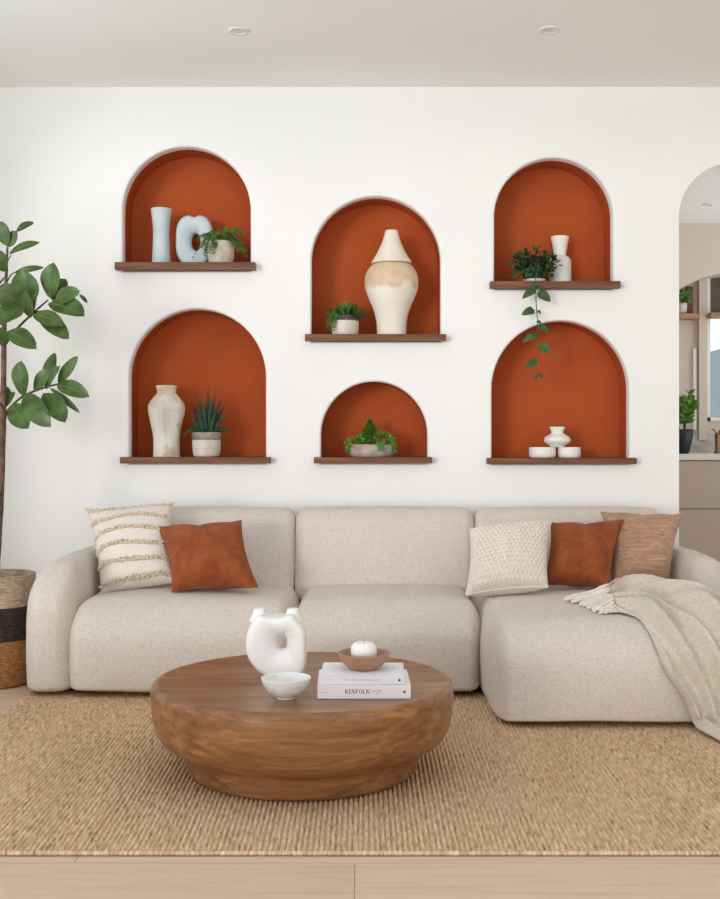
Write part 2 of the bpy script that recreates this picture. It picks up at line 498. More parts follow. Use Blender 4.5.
kback = merge(box(kc-kr, wx0, KB, KB+.08, .9, kz+kr), box(wx1, kc+kr, KB, KB+.08, .9, kz+kr),
              box(wx0, wx1, KB, KB+.08, .9, wz0), box(wx0, wx1, KB, KB+.08, wz1, kz+kr))
struct('wall_kitchen', merge(kf, loft([[(x, y, z) for x, z in kp] for y in (KW, KB)]), kback), M['beige_wall'])
struct('wall_kitchen_left', box(.84, .9, D+.26, KW, 0, ZC), M['beige_wall'])
wf = struct('window_1', merge(box(wx0-.0, wx0+.035, KB-.02, KB+.06, wz0, wz1), box(wx1-.035, wx1, KB-.02, KB+.06, wz0, wz1),
      box(wx0, wx1, KB-.02, KB+.06, wz0, wz0+.03), box(wx0, wx1, KB-.02, KB+.06, wz1-.03, wz1)), M['frame'])
mesh_obj('pane', box(wx0+.03, wx1-.03, KB+.02, KB+.026, wz0+.02, wz1-.02), M['glass'], wf, False)
zb = Z(315, KB)
tag(mesh_obj('roller_blind', box(wx0+.035, wx1-.035, KB-.015, KB+.005, zb, wz1-.03), M['blind'], None, False),
    'dark roller blind pulled part way down the kitchen window', 'blind')
tag(mesh_obj('window_shelf', box(wx0+.0, kc+kr-.05, KB-.16, KB-.03, Z(319.5, KB), Z(314.5, KB)), M['tan_wood'], None, False),
    'brown wooden shelf across the kitchen window under the dark blind', 'shelf')
# neighbouring building outside the kitchen window
v = [(3.2,13,0),(6.5,13,0),(6.5,13,Z(325,13)+.35),(3.2,13,Z(349,13)-.24),(3.2,14,0),(6.5,14,0),(6.5,14,Z(325,13)+.35),(3.2,14,Z(349,13)-.24)]
tag(mesh_obj('neighbouring_building', (v, [(0,1,2,3),(4,7,6,5),(0,4,5,1),(3,2,6,7),(0,3,7,4),(1,5,6,2)]), M['outside'], None, False),
    'blue grey neighbouring building with sloping roof line outside the kitchen window', 'building')
struct('trim_1', box(X(692.5,KB), X(695.5,KB), KB-.03, KB, Z(430,KB), Z(349,KB)), M['frame'])
struct('trim_2', box(X(697.5,KB), X(705.5,KB), KB-.05, KB, Z(440,KB), Z(262,KB)), M['beige_wall'])
# cabinets
CF = 8.75
def cabinet(x0, x1, label):
    t = thing('kitchen_cabinet', label, 'cabinet', ((x0+x1)/2, CF+.2, 0), 'greige kitchen base units')
    mesh_obj('body', box(x0, x1, CF+.022, KW-.005, .0, .905), M['cabinet'], t, False)
    for z0, z1 in ((.534, .90), (.12, .527)):
        mesh_obj('drawer', bbox_bevel(x0+.003, x1-.003, CF, CF+.02, z0, z1, .002, 1), M['cabinet'], t, False)
    mesh_obj('plinth', box(x0, x1, CF+.005, CF+.02, 0, .115), M['cabinet'], t, False)
cabinet(1.72, 2.97, 'greige two drawer kitchen unit under the black potted plant')
cabinet(2.973, 3.77, 'greige two drawer kitchen unit to the right, under the tap')
tag(mesh_obj('kitchen_worktop', bbox_bevel(1.70, 3.77, CF-.02, KW-.004, .906, .953, .004), M['worktop'], None, False),
    'pale stone kitchen worktop seen through the archway', 'worktop')
tag(mesh_obj('splashback', box(kc-kr+.005, kc+kr-.005, KB-.02, KB-.001, .905, Z(434,KB)), M['marble'], None, False),
    'grey veined marble splashback behind the kitchen tap', 'splashback')
struct('trim_3', box(kc-kr+.001, kc+kr-.001, KW-.002, KB-.021, .88, .952), M['worktop'])
# tap
fc = Vector((X(717.5, 9.0), 9.0, .953))
t = thing('kitchen_tap', 'bronze kitchen tap on the worktop below the window', 'tap', fc)
mesh_obj('tap_body', lathe([(0,0),(.028,0),(.028,.012),(.02,.02),(.02,.13),(.024,.14),(.02,.155),(0,.158)], fc, 20), M['brass'], t)
mesh_obj('spout', tube(bez([fc+Vector((0,0,.10)), fc+Vector((.02,-.02,.26)), fc+Vector((.1,-.05,.25)), fc+Vector((.11,-.06,.14))]), .011, 10), M['brass'], t)
mesh_obj('lever', tube([fc+Vector((0,0,.15)), fc+Vector((-.03,-.01,.185)), fc+Vector((-.05,-.02,.19))], .006, 8), M['brass'], t)
# black pot plant on the worktop
def bush(c, R, n, lw_, ll, prof=prof_heart, up=.35, hemi=False, bend=.12, orient=None):
    out = []
    for k in range(n):
        while True:
            d = rv(1)
            if .15 < d.length < 1: break
        if hemi and d.z < -.1: d.z = -d.z*.5
        p = Vector((c[0]+d.x*R[0], c[1]+d.y*R[1], c[2]+d.z*R[2]))
        dirn = Vector((d.x, d.y*.6-.25, d.z*.5+up*ru(-.6,1)))
        dirn = (dirn+rv(.5)).normalized()
        L = ll*ru(.7, 1.25)
        nr = orient or (Vector((0,-.9,.6))+rv(.7))
        out.append(leaf(p, p+dirn*L, lw_*ru(.75,1.2), nr, bend*ru(-.5,1.5), .25, prof, 5))
    return merge(*out)
pc = Vector((X(680, 8.92), 8.92, .953))
t = thing('potted_plant', 'leafy green plant in a glossy black pot on the kitchen worktop', 'plant', pc)
mesh_obj('pot', lathe([(0,0),(.062,0),(.075,.02),(.102,.15),(.105,.19),(.098,.192),(.094,.17),(0,.165)], pc, 36), M['black'], t)
mesh_obj('soil', lathe([(0,.172),(.0945,.17)], pc, 30), M['soil'], t)
st, lv = [], []
for k in range(13):
    a_ = ru(0, 2*PI); top = pc+Vector((math.cos(a_)*ru(.04,.13), math.sin(a_)*ru(.02,.08), ru(.34,.47)))
    path = bez([pc+Vector((math.cos(a_)*.04, math.sin(a_)*.04, .165)), pc+Vector((math.cos(a_)*.04, 0, .3)), top], 10)
    st.append(tube(path, .006, 5))
    for j in range(3, 11):
        for sgn in (-1, 1):
            dd = Vector((sgn*ru(.5,1), ru(-.6,.2), ru(.1,.7))).normalized()
            lv.append(leaf(path[j], path[j]+dd*ru(.06,.085), .036, Vector((0,-.7,.6))+rv(.5), .1, .2, prof_lance, 5))
mesh_obj('stems', merge(*st), M['fern'], t); mesh_obj('foliage', merge(*lv), M['bright'], t)
# alcove shelf with pot and upright board
sx1 = X(698, KB-.1)
tag(mesh_obj('alcove_shelf', box(kc-kr+.002, sx1, KB-.16, KB-.003, Z(318.5,KB-.15), Z(313.5,KB-.15)), M['tan_wood'], None, False),
    'short light wooden shelf in the kitchen alcove holding a small plant', 'shelf')
sz = Z(313.5, KB-.15)
sp_ = Vector((X(681.5, KB-.09), KB-.09, sz))
t = thing('potted_plant', 'small plant in a pale pot on the kitchen alcove shelf', 'plant', sp_)
mesh_obj('pot', lathe([(0,0),(.03,0),(.042,.02),(.046,.09),(.041,.092),(.038,.08),(0,.078)], sp_, 24), M['white_pot'], t)
mesh_obj('foliage', bush(sp_+Vector((0,0,.13)), (.05,.04,.05), 40, .03, .05, prof_ovate), M['bright'], t)
tag(mesh_obj('serving_board', bbox_bevel(X(686,KB-.03), X(693,KB-.03), KB-.045, KB-.02, sz, Z(287,KB), .005), M['shelf_wood'], None, False),
    'dark wooden board standing upright on the kitchen alcove shelf', 'board')

# ceiling downlights
def downlight(px, py, label):
    d = (ZC-H)*F/(HY-py); c = Vector((X(px, d), d, ZC))
    t = thing('ceiling_downlight', label, 'light', c, 'recessed ceiling downlights')
    mesh_obj('trim_ring', lathe([(.030,-.001),(.032,-.006),(.044,-.006),(.047,-.001),(.047,0)], c, 36), M['lamp_white'], t)
    mesh_obj('lens', lathe([(0,-.002),(.030,-.0015)], c, 32), M['lamp_white'], t)
downlight(238.5, 30.5, 'white recessed downlight in the living room ceiling, left one')
downlight(549.5, 29.5, 'white recessed downlight in the living room ceiling, right one')
downlight(708, 204.5, 'white recessed downlight in the kitchen ceiling beyond the archway')

# ------------------------------------------------------------------ shelves
SL = ['walnut ledge shelf under the two pale blue vases and a fern',
      'walnut ledge shelf under the cream vase and the spiky aloe',
      'walnut ledge shelf under the tall lidded tan and cream jar',
      'short walnut ledge shelf under the wide stone planter bowl',
      'walnut ledge shelf with ivy trailing over its front edge',
      'walnut ledge shelf under the little white bowls and squat vase']
for q, lab in zip(NICHE, SL):
    z0, z1 = q['zb']+.0005, q['zt']
    xi0, xi1 = q['cx']-q['R']+.001, q['cx']+q['R']-.001
    pl = [(q['x0'], YS), (q['x1'], YS), (q['x1'], D-.0005), (xi1, D-.0005), (xi1, YB-.001), (xi0, YB-.001), (xi0, D-.0005), (q['x0'], D-.0005)]
    bm = bmesh.new(); lo_ = [bm.verts.new((x, y, z0)) for x, y in pl]; hi_ = [bm.verts.new((x, y, z1)) for x, y in pl]
    n = len(pl)
    bm.faces.new(lo_); bm.faces.new(hi_)
    for k in range(n): bm.faces.new((lo_[k], lo_[(k+1) % n], hi_[(k+1) % n], hi_[k]))
    bmesh.ops.recalc_face_normals(bm, faces=bm.faces)
    es = [e for e in bm.edges if all(v.co.y < D-.001 for v in e.verts)]
    bmesh.ops.bevel(bm, geom=es, offset=.002, segments=2, affect='EDGES')
    tag(mesh_obj('floating_shelf', bm, M['shelf_wood'], None, False), lab, 'shelf', 'walnut niche shelves')

DI = 5.765
K = DI/F           # metres per pixel on the shelf items
def on(i, px, dy=0): return Vector((X(px, DI+dy), DI+dy, NICHE[i]['zt']))
def pprof(c, pts, ytop=None):
    """pixel half-widths and heights above the base -> (r,z)"""
    return [(w*K, h*K) for w, h in pts]
# --- niche 1: pale blue vases, fern
c = on(0, 161.2)
tag(mesh_obj('flared_vase', lathe(smoothprof(pprof(c, [(0,0),(9,0),(9.3,1),(8.6,14),(8.0,28),(8.2,38),(9.6,50),(10.4,55.5),(10.2,56.6),(9.2,56.2),(8.2,50),(7,38),(6.5,10),(0,8)]),3), c, 48), M['pale_blue']),
    'tall narrow waisted pale blue vase at the left of its niche', 'vase')
def ring_body(c, outer, hole, thick, nt=72, nphi=28, e=.75, shift=.3):
    """closed ring around a hole; outer(t), hole(t) -> (x,z) ; thick(t) half depth in y"""
    V, Fc = [], []
    for i in range(nt):
        t = 2*PI*i/nt; o = outer(t); h = hole(t); th = thick(t)
        mx, mz = (o[0]+h[0])/2, (o[1]+h[1])/2; dx, dz = (o[0]-h[0])/2, (o[1]-h[1])/2
        for k in range(nphi):
            p = 2*PI*k/nphi; cc, ss = math.cos(p), math.sin(p)
            cc = math.copysign(abs(cc)**e, cc); ss = math.copysign(abs(ss)**e, ss); cc += shift*(1-cc*cc)
            V.append((c[0]+mx+dx*cc, c[1]+th*ss, c[2]+mz+dz*cc))
    for i in range(nt):
        i2 = (i+1) % nt
        for k in range(nphi):
            k2 = (k+1) % nphi
            Fc.append((i*nphi+k, i*nphi+k2, i2*nphi+k2, i2*nphi+k))
    return V, Fc
def sup(t, a_, b_, n):
    c_, s_ = math.cos(t), math.sin(t)
    return (math.copysign(abs(c_)**(2/n), c_)*a_, math.copysign(abs(s_)**(2/n), s_)*b_)
c = on(0, 194.8, .05)
def o1(t):
    x, z = sup(t, 18.9, 26.2, 2.9)
    z += 26.1
    if z > 26: z -= 2.6*math.exp(-(x/3.2)**2)*((z-26)/26); x *= 1.0
    if z < 12: x *= 1-.10*(12-z)/12
    return x*K, max(0, z)*K
def h1(t): return (1.5+4.4*math.cos(t))*K, (25.2+8.8*math.sin(t))*K
tag(mesh_obj('knot_vase', ring_body(c, o1, h1, lambda t: .042, 80, 28, .85), M['pale_blue']),
    'chunky pale blue ring vase with an oval hole and notched top', 'vase')
c = on(0, 221, -.045)
t = thing('potted_fern', 'feathery fern in a pale concrete pot next to the blue ring vase', 'plant', c)
mesh_obj('pot', lathe(smoothprof(pprof(c, [(0,0),(9.5,0),(11.8,1.5),(13.0,8),(13.1,21),(12.4,21.4),(11.8,20),(11.5,18),(0,17.5)]),3), c, 40), M['concrete'], t)
mesh_obj('soil', lathe([(0,18.6*K),(11.4*K,18.3*K)], c, 30), M['soil'], t)
def frond(base, mid, tip, ll, lwid, nl=12):
    path = bez([base, mid, tip], nl); out = [tube(path, [.0016*(1-.7*i/nl) for i in range(nl+1)], 4)]
    for j in range(2, nl+1):
        d = (path[j]-path[j-1]).normalized(); s = d.cross(Vector((0,-.6,.8))+rv(.25)); s.normalize()
        k = ll*(1-.55*abs(j/nl-.4))
        for sg in (-1, 1):
            q = path[j]+(s*sg+d*.55+rv(.15)).normalized()*k
            out.append(leaf(path[j], q, lwid, Vector((0,-.7,.7))+rv(.3), .08, .1, prof_lance, 3))
    return merge(*out)
fr_ = []
for k in range(58):
    a_ = ru(0, 2*PI); R_ = ru(.5, 1); sp_ = Vector((math.cos(a_), math.sin(a_)*.62, 0))
    b = c+Vector((sp_.x*.03, sp_.y*.03, 18.5*K))
    reach = ru(.06, .125)*(1.0 if sp_.x < 0 else 1.08)
    hh = ru(0,1)
    m_ = b+sp_*reach*.45+Vector((0,0,.05+.07*hh)); e_ = b+sp_*reach*(1.1-.45*hh)+Vector((0,0,-.05+.135*hh))
    e_.y = min(e_.y, YB-.02)
    fr_.append(frond(b, m_, e_, .020, .007))
mesh_obj('foliage', merge(*fr_), M['fern'], t)

# --- niche 2: cream pinched vase, aloe
c = on(1, 166.5)
V, Fc = lathe(smoothprof(pprof(c, [(0,0),(12.6,0),(13.2,1.5),(12.9,12),(13.8,24),(16.4,36),(18.4,46),(17.6,53),(13,59.5),(9.7,63),(9.4,66),(10.2,69.2),(10.6,70.8),(9.2,71),(8.2,66),(7.8,60),(0,58)]),4), c, 64)
V2 = []
for p in V:
    p = Vector(p); h = (p.z-c.z)/K; a_ = math.atan2(p.y-c.y, p.x-c.x)
    d = (a_+PI/2)
    if 14 < h < 60:
        k = math.sin(PI*(h-14)/46)
        rid = .014*math.exp(-(d/.06)**2)-.012*math.exp(-((abs(d)-.5)/.35)**2)
        r_ = Vector((p.x-c.x, p.y-c.y, 0)).normalized(); p = p+r_*rid*k
    V2.append(p)
tag(mesh_obj('shouldered_vase', (V2, Fc), M['tan_mottle']), 'cream and tan shouldered vase with a pinched ridge down its front', 'vase')
c = on(1, 206.6, -.02)
t = thing('potted_aloe', 'spiky dark green aloe in a two tone grey pot', 'plant', c)
mesh_obj('pot', lathe(smoothprof(pprof(c, [(0,0),(10,0),(12.8,1.5),(13.9,7),(14.2,17),(13,18),(0,18)]),3), c, 40), M['white_pot'], t)
r_ = mesh_obj('rim_band', lathe(pprof(c, [(13.5,16.8),(14.5,17),(14.7,24),(14.2,24.6),(12.8,24.2),(12.4,21),(12.4,17)]), c, 40), M['grey_band'], t)
r_['label'] = 'darker grey rim band'
mesh_obj('soil', lathe([(0,21.5*K),(12.5*K,21.2*K)], c, 30), M['soil'], t)
al = []
def blade(b, m_, e_, w):
    path = bez([b, m_, e_], 10); V, Fc = [], []
    for i, p in enumerate(path):
        tt = i/10; ww = w*(1-tt**1.6)*(.8+.4*math.sin(PI*min(1,tt*1.6))*.5)+.0003
        d = (path[min(i+1,10)]-path[max(0,i-1)]).normalized()
        s = d.cross(Vector((0,-1,.2))); s = s.normalized() if s.length > .05 else Vector((1,0,0)); nn = s.cross(d).normalized()
        V += [p-s*ww, p-nn*ww*.15*-1, p+s*ww, p+nn*ww*.55*-1]
    for i in range(10):
        for k in range(4):
            k2 = (k+1) % 4; Fc.append((i*4+k, i*4+k2, i*4+4+k2, i*4+4+k))
    return V, Fc
for tx, ty, dy, bx in [(208.3,387,0,207),(196,392,-.01,203),(216,392,.01,211),(222.5,397,.04,211),(230,413,-.02,212),(187,413,-.01,202),
                       (190,402,.05,203),(211,396,-.03,209),(202,399,-.035,206),(226,405,.06,212),(218,408,-.04,210),(195,410,-.045,204)]:
    b = c+Vector(((bx-206.6)*K, dy*.3, 21*K)); e_ = Vector((X(tx, c.y+dy), c.y+dy, Z(ty, c.y+dy)))
    m_ = b.lerp(e_, .5)+Vector((-(tx-206.6)*K*.18, 0, .018)); al.append(blade(b, m_, e_, .0175))
for tx, ty, dy in [(181.5,441,-.06),(234,437,-.05),(187,431,-.08),(228,434,-.07)]:
    b = c+Vector(((tx-206.6)*K*.2, -.01, 22*K)); e_ = Vector((X(tx, c.y+dy), c.y+dy, Z(ty, c.y+dy)))
    m_ = Vector(((b.x*.35+e_.x*.65), c.y+dy*.6, b.z+.055)); al.append(blade(b, m_, e_, .0125))
mesh_obj('leaves', merge(*al), M['aloe'], t)

# --- niche 3: lidded jar, small succulent
c = on(2, 391.5, -.002)
t = thing('lidded_jar', 'tall cream jar with a tan drip glaze and flared conical lid', 'jar', c)
mesh_obj('body', lathe(smoothprof(pprof(c, [(0,0),(14.4,0),(14.6,1),(15.2,14),(18,26),(23,38),(26.4,48),(26.9,55),(25.6,62),(21.6,69),(16,73),(10,76),(0,76)]),4), c, 64), M['drip'], t)
mesh_obj('lid', lathe(smoothprof(pprof(c, [(0,74.5),(18.6,72.6),(20.0,73.2),(19.6,74.6),(16.2,80),(12,88),(8.4,97),(6.6,104),(6.3,105.4),(5.4,105.2),(0,104.6)]),4), c, 56), M['cream_ceramic'], t)
c = on(2, 345.3, -.02)
t = thing('potted_succulent', 'small succulent in an off white pot with a charcoal rim', 'plant', c)
mesh_obj('pot', lathe(smoothprof(pprof(c, [(0,0),(10.5,0),(12.6,1.5),(13.3,6),(13.3,14.5),(12.6,15),(0,15)]),3), c, 40), M['white_pot'], t)
r_ = mesh_obj('rim_band', lathe(pprof(c, [(12.8,14.4),(13.5,14.5),(13.5,19.6),(12.9,20),(11.8,19.6),(11.6,14.5)]), c, 40), M['dark_band'], t)
r_['label'] = 'charcoal glazed rim'
mesh_obj('soil', lathe([(0,17.8*K),(11.7*K,17.5*K)], c, 30), M['soil'], t)
lf = []
for k in range(120):
    a_ = ru(0, 2*PI); el = ru(.15, 1.45); R_ = ru(.035, .075)
    d = Vector((math.cos(a_)*math.cos(el), math.sin(a_)*math.cos(el)*.75, math.sin(el)*.8))
    b = c+Vector((d.x*.045, d.y*.045, 18.5*K+d.z*.02)); 
    lf.append(leaf(b, b+d*R_*1.25, .018, Vector((0,0,1))+rv(.4), -.15, -.35, prof_ovate, 5))
for k in range(9):      # trailing side stems
    b = c+Vector((-.045+ru(-.01,.03), -.045-ru(0,.015), 19*K)); e_ = b+Vector((ru(-.05,-.012), ru(-.015,.005), ru(-.075,-.03)))
    path = bez([b, b+Vector((-.02,-.01,.02)), e_], 8); lf.append(tube(path, .0015, 4))
    for j in range(2, 9):
        lf.append(leaf(path[j], path[j]+(rv(1)+Vector((0,-.3,0))).normalized()*.014, .009, (0,-1,.4), .1, .2, prof_ovate, 4))
mesh_obj('foliage', merge(*lf), M['fern'], t)

# --- niche 4: wide stone bowl planter
c = on(3, 371.5, -.015)
t = thing('planter_bowl', 'wide low stone bowl planted with small bright green ferns', 'planter', c)
mesh_obj('bowl', lathe(smoothprof(pprof(c, [(0,0),(17,0),(20.5,1),(23,4.5),(23.2,9),(22.2,12),(21.6,12.6),(20.8,12),(20.5,9),(0,8.5)]),3), c, 48, 1, .85), M['stone'], t)
mesh_obj('soil', lathe([(0,10.8*K),(20.6*K,10.2*K)], c, 36, 1, .85), M['soil'], t)
lf = []
top = c+Vector((-1.5*K, .01, 39.5*K)); bb = c+Vector((-1.5*K, .01, 11*K))
lf.append(tube([bb, top], [.003,.001], 5))
for k in range(240):
    h = ru(.05, 1)**1.0; a_ = ru(0, 2*PI); rr = (1-h)*.075+.010
    p = bb.lerp(top, h*.92); d = Vector((math.cos(a_), math.sin(a_), .55))
    lf.append(leaf(p, p+d.normalized()*rr*1.1, .010, Vector((0,-.4,1))+rv(.3), .1, .2, prof_lance, 4))
for cx_, cz_, rx_, rz_, n_ in ((-13, 14, 10, 7, 110), (10.5, 15, 11, 9, 130), (-2, 13, 14, 5, 60), (17, 12, 7, 6, 50), (-19, 11, 6, 5, 40)):
    lf.append(bush(c+Vector((cx_*K, -.01, cz_*K)), (rx_*K, .055, rz_*K), n_, .011, .020, prof_ovate))
for px_ in (-24, -22.5, 8, 10, 12, 24, 22):
    b = c+Vector((px_*K*.9, -.085 if abs(px_) < 20 else -.03, 13*K)); e_ = b+Vector((ru(-.008,.008)+(.012 if px_ > 20 else -.012 if px_ < -20 else 0), -.012, -ru(.025,.045)))
    path = bez([b, b+Vector((0,-.02,.008)), e_], 7)
    for j in range(1, 8):
        for s_ in (0, 1): lf.append(leaf(path[j], path[j]+rv(1).normalized()*.015, .010, (0,-1,.3), .1, .2, prof_ovate, 4))
mesh_obj('foliage', merge(*lf), M['bright'], t)

# --- niche 5: trailing ivy, bottle vase
c = on(4, 534.5, -.05)
t = thing('trailing_ivy', 'bushy ivy in a dark pot trailing one long vine below the shelf', 'plant', c)
mesh_obj('saucer', lathe(pprof(c, [(0,0),(8,0),(11,2.4),(11.2,3),(10.4,2.8),(0,1.6)]), c, 36), M['white_ceramic'], t)
mesh_obj('pot', lathe(smoothprof(pprof(c, [(0,1.6),(7.5,1.6),(8.8,4),(10.4,18),(10.6,22),(9.8,22.2),(9.4,20),(0,19)]),3), c, 36), M['black'], t)
mesh_obj('soil', lathe([(0,20*K),(9.5*K,19.7*K)], c, 28), M['soil'], t)
lf = [bush(c+Vector((-.5*K, 0, 21*K)), (19.5*K, .062, 11*K), 150, .031, .036, prof_heart, .1)]
lf.append(bush(c+Vector((0, -.05, 15*K)), (13*K, .022, 8*K), 45, .03, .034, prof_heart, -.2))
lf.append(bush(c+Vector((-15*K, -.01, 9*K)), (8*K, .03, 8*K), 20, .026, .03, prof_heart, -.2))
lf.append(bush(c+Vector((18*K, -.02, 14*K)), (6*K, .03, 7*K), 14, .026, .03, prof_heart, -.1))
for lx, ly in ((503,279.5),(507,277.5),(510,280)):
    b = Vector((X(lx+3, 5.70), 5.70, NICHE[4]['zt']+.006)); lf.append(leaf(b, b+Vector((-.03,-.01,.012)), .024, (0,-.5,1), .2, .2, prof_heart, 5))
mesh_obj('foliage', merge(*lf), M['darkleaf'], t)
YV = 5.622
vp = [c+Vector((.005,-.03,20*K)), c+Vector((.006,-.095,16*K)), Vector((X(535.5,YV), YV, Z(278,YV))), P(536,300,YV), P(537.5,322,YV), P(537,340,YV), P(538.5,352,YV), P(536.5,366,YV), P(538,376,YV)]
mesh_obj('vine_stem', tube(vp, [.0022]*5+[.0018,.0016,.0013,.001], 6), M['vine'], t)
lf = []
for bx, by, tx, ty, w in [(535,289.5,522,299,9),(538,292,550.5,302,11),(534.5,310,521.5,315,9.5),(537,311,541,314,4),(537.5,325,549,333.5,7.5),
        (536.5,334,522.5,342,8),(539.5,344,550.5,353.5,10.5),(537,359.5,524.5,369,8),(538.5,373.5,543.5,378,5),(537.5,376,532.5,382,3.5),
        (535.5,285,541,292,5),(536.5,283,530,289,5),(537,321,541,324,4)]:
    b = P(bx, by, YV); lf.append(leaf(b, P(tx, ty, YV-ru(.005,.03)), w*1.2*YV/F, Vector((ru(-.3,.3),-1,.35)), .12, .2, prof_heart, 7))
mesh_obj('vine_leaves', merge(*lf), M['vine'], t)
c = on(4, 560.0, .075)
tag(mesh_obj('bottle_vase', lathe(smoothprof(pprof(c, [(0,0),(10.6,0),(11.3,1),(11.3,12),(11.2,24.5),(9.8,28.5),(6.4,30.5),(6.2,32),(7.4,40),(9.2,49.2),(9.0,50),(8.0,49.6),(6.4,41),(5,33),(0,32)]),3), c, 48), M['white_ceramic']),
    'white bottle vase with a flared neck behind the trailing ivy', 'vase')

# --- niche 6: bowls and squat vase
for px_, w_, lab in ((542.3, 13.4, 'white shallow bowl on the left, one of two carrying the squat vase'),
                     (569.3, 11.4, 'white shallow bowl on the right, one of two carrying the squat vase')):
    c = on(5, px_, -.01)
    tag(mesh_obj('small_bowl', lathe(smoothprof(pprof(c, [(0,0),(w_*.82,0),(w_*.95,1.2),(w_,4),(w_*.98,9),(w_*.97,10.3),(w_*.9,10.4),(w_*.86,9),(w_*.8,3.2),(0,2.6)]),3), c, 40), M['white_ceramic']), lab, 'bowl', 'small white bowls')
c = on(5, 557.3, -.01)+Vector((0, 0, 10.42*K))
tag(mesh_obj('squat_vase', lathe(smoothprof(pprof(c, [(0,0),(6.2,0),(7.2,.8),(8.6,2.4),(12.3,5),(13.2,7.6),(12.2,10),(8.4,12.6),(6.2,14.2),(6.4,16.2),(7.8,19.4),(7.7,20.2),(6.8,20.2),(5.2,16.5),(4.6,13),(0,12)]),3), c, 44), M['white_ceramic']),
    'squat white vase with a bulging ring, balanced across the two bowls', 'vase')

# ------------------------------------------------------------------ rug
RX0, RX1, RY0, RY1, RT = -1.37, 2.0, 2.905, 5.15, .012
pitch = .0145; nr = int((RX1-RX0)/pitch); sub = 6; ncol = nr*sub+1; nrow = 70
V, Fc = [], []
for j in range(nrow+1):
    y = RY0+(RY1-RY0)*j/nrow
    for i in range(ncol):
        x = RX0+(RX1-RX0)*i/(ncol-1)
        w = .0012*noise.noise(Vector((x*3, y*1.3, 0)))
        h = abs(math.sin(PI*i/sub))**.8
        V.append((x+w, y, .001+(RT-.001)*h+.0012*noise.noise(Vector((int(i/sub)*3.1, y*22, 1)))))
for j in range(nrow):
    for i in range(ncol-1):
        q = j*ncol+i; Fc.append((q, q+1, q+ncol+1, q+ncol))
k = len(V); V += [(RX0,RY0,0.0005),(RX1,RY0,0.0005),(RX1,RY1,0.0005),(RX0,RY1,0.0005)]; Fc.append((k,k+1,k+2,k+3))
rug = thing('jute_rug', 'large woven natural jute rug under the sofa and coffee table', 'rug', ((RX0+RX1)/2, (RY0+RY1)/2, 0))
mesh_obj('rug_field', (V, Fc), M['jute'], rug)
def rope(p0, p1, r, step):
    p0, p1 = Vector(p0), Vector(p1); L = (p1-p0).length; n = int(L/step)
    pts, rad = [], []
    for i in range(n*4+1):
        pts.append(p0.lerp(p1, i/(n*4))); rad.append(r*(.8+.28*abs(math.sin(PI*i/4))+.08*noise.noise(Vector((i*.7,0,0)))))
    return tube(pts, rad, 8)
bd = merge(rope((RX0,RY0,.0068), (RX1,RY0,.0068), .0060, .013), rope((RX0,RY0,.0068), (RX0,RY1,.0068), .0060, .013))
mesh_obj('edge_binding', bd, M['jute'], rug)

# ------------------------------------------------------------------ sofa
sofa = thing('sectional_sofa', 'oatmeal linen modular sofa with a chaise on its right end', 'sofa', (.12, 5.1, RT))
ZB, ZT, YF = .0195, .385, 4.155
mesh_obj('seat_cushion', rbox((-1.215, 4.635, ZB), (-.275, 5.36, ZT), (.08,.065), (.19,.06), (.03,.15), (.012,.03,.022)), M['linen'], sofa)
mesh_obj('seat_cushion', rbox((-.278, 4.635, ZB), (.508, 5.36, ZT), (.065,.065), (.19,.06), (.03,.15), (.012,.03,.022)), M['linen'], sofa)
chv = rbox((.503, YF, ZB), (1.62, 5.36, ZT), (.05,.10), (.15,.06), (.022,.16), (.012,.03,.022))
mesh_obj('chaise', chv, M['linen'], sofa)
def lean(p): return Vector((p.x, p.y+(p.z-.36)*.30, p.z))
for x0, x1 in ((-1.25, -.305), (-.305, .54), (.54, 1.43)):
    mesh_obj('back_cushion', rbox((x0+.002, 5.25, .30), (x1-.002, 5.46, .735), (.05,.05), (.06,.06), (.08,.06), (.004,.03,.004), 6, 12, lean), M['linen'], sofa)
mesh_obj('back_frame', rbox((-1.25, 5.46, ZB), (1.46, 5.62, .62), (.05,.05), (.04,.04), (.04,.05)), M['linen'], sofa)
def arm_l(p):
    k = max(0, (p.z-.30))/.25
    return Vector((p.x+.03*max(0, p.y-4.75)*0+.02*k*k, p.y+.10*k*k, p.z))
mesh_obj('arm', rbox((-1.385, 4.655, ZB), (-1.185, 5.60, .545), (.08,.07), (.10,.06), (.03,.16), (.01,.02,.01), 7, 12, arm_l), M['linen'], sofa)
def arm_r(p):
    k = max(0, (p.z-.30))/.25
    return Vector((p.x-.02*k*k, p.y+.10*k*k, p.z))
mesh_obj('arm', rbox((1.425, 4.80, ZB+.1), (1.63, 5.60, .545), (.08,.09), (.10,.06), (.06,.16), (.01,.02,.01), 7, 12, arm_r), M['linen'], sofa)
for x, y in ((-1.30,4.86),(-.9,4.84),(-.35,4.84),(.05,4.84),(.45,4.84),(.62,4.36),(1.52,4.36),(-1.3,5.05),(1.52,5.05)):
    f_ = mesh_obj('foot', lathe([(0,0),(.03,0),(.032,.016),(0,.016)], (x, y, RT+.0025), 16), M['dark'], sofa)
mesh_obj('base_plinth', merge(box(-1.33,.6,4.80,5.10,RT+.005,ZB+.03), box(.58,1.56,4.31,5.10,RT+.005,ZB+.03)), M['dark'], sofa, False)

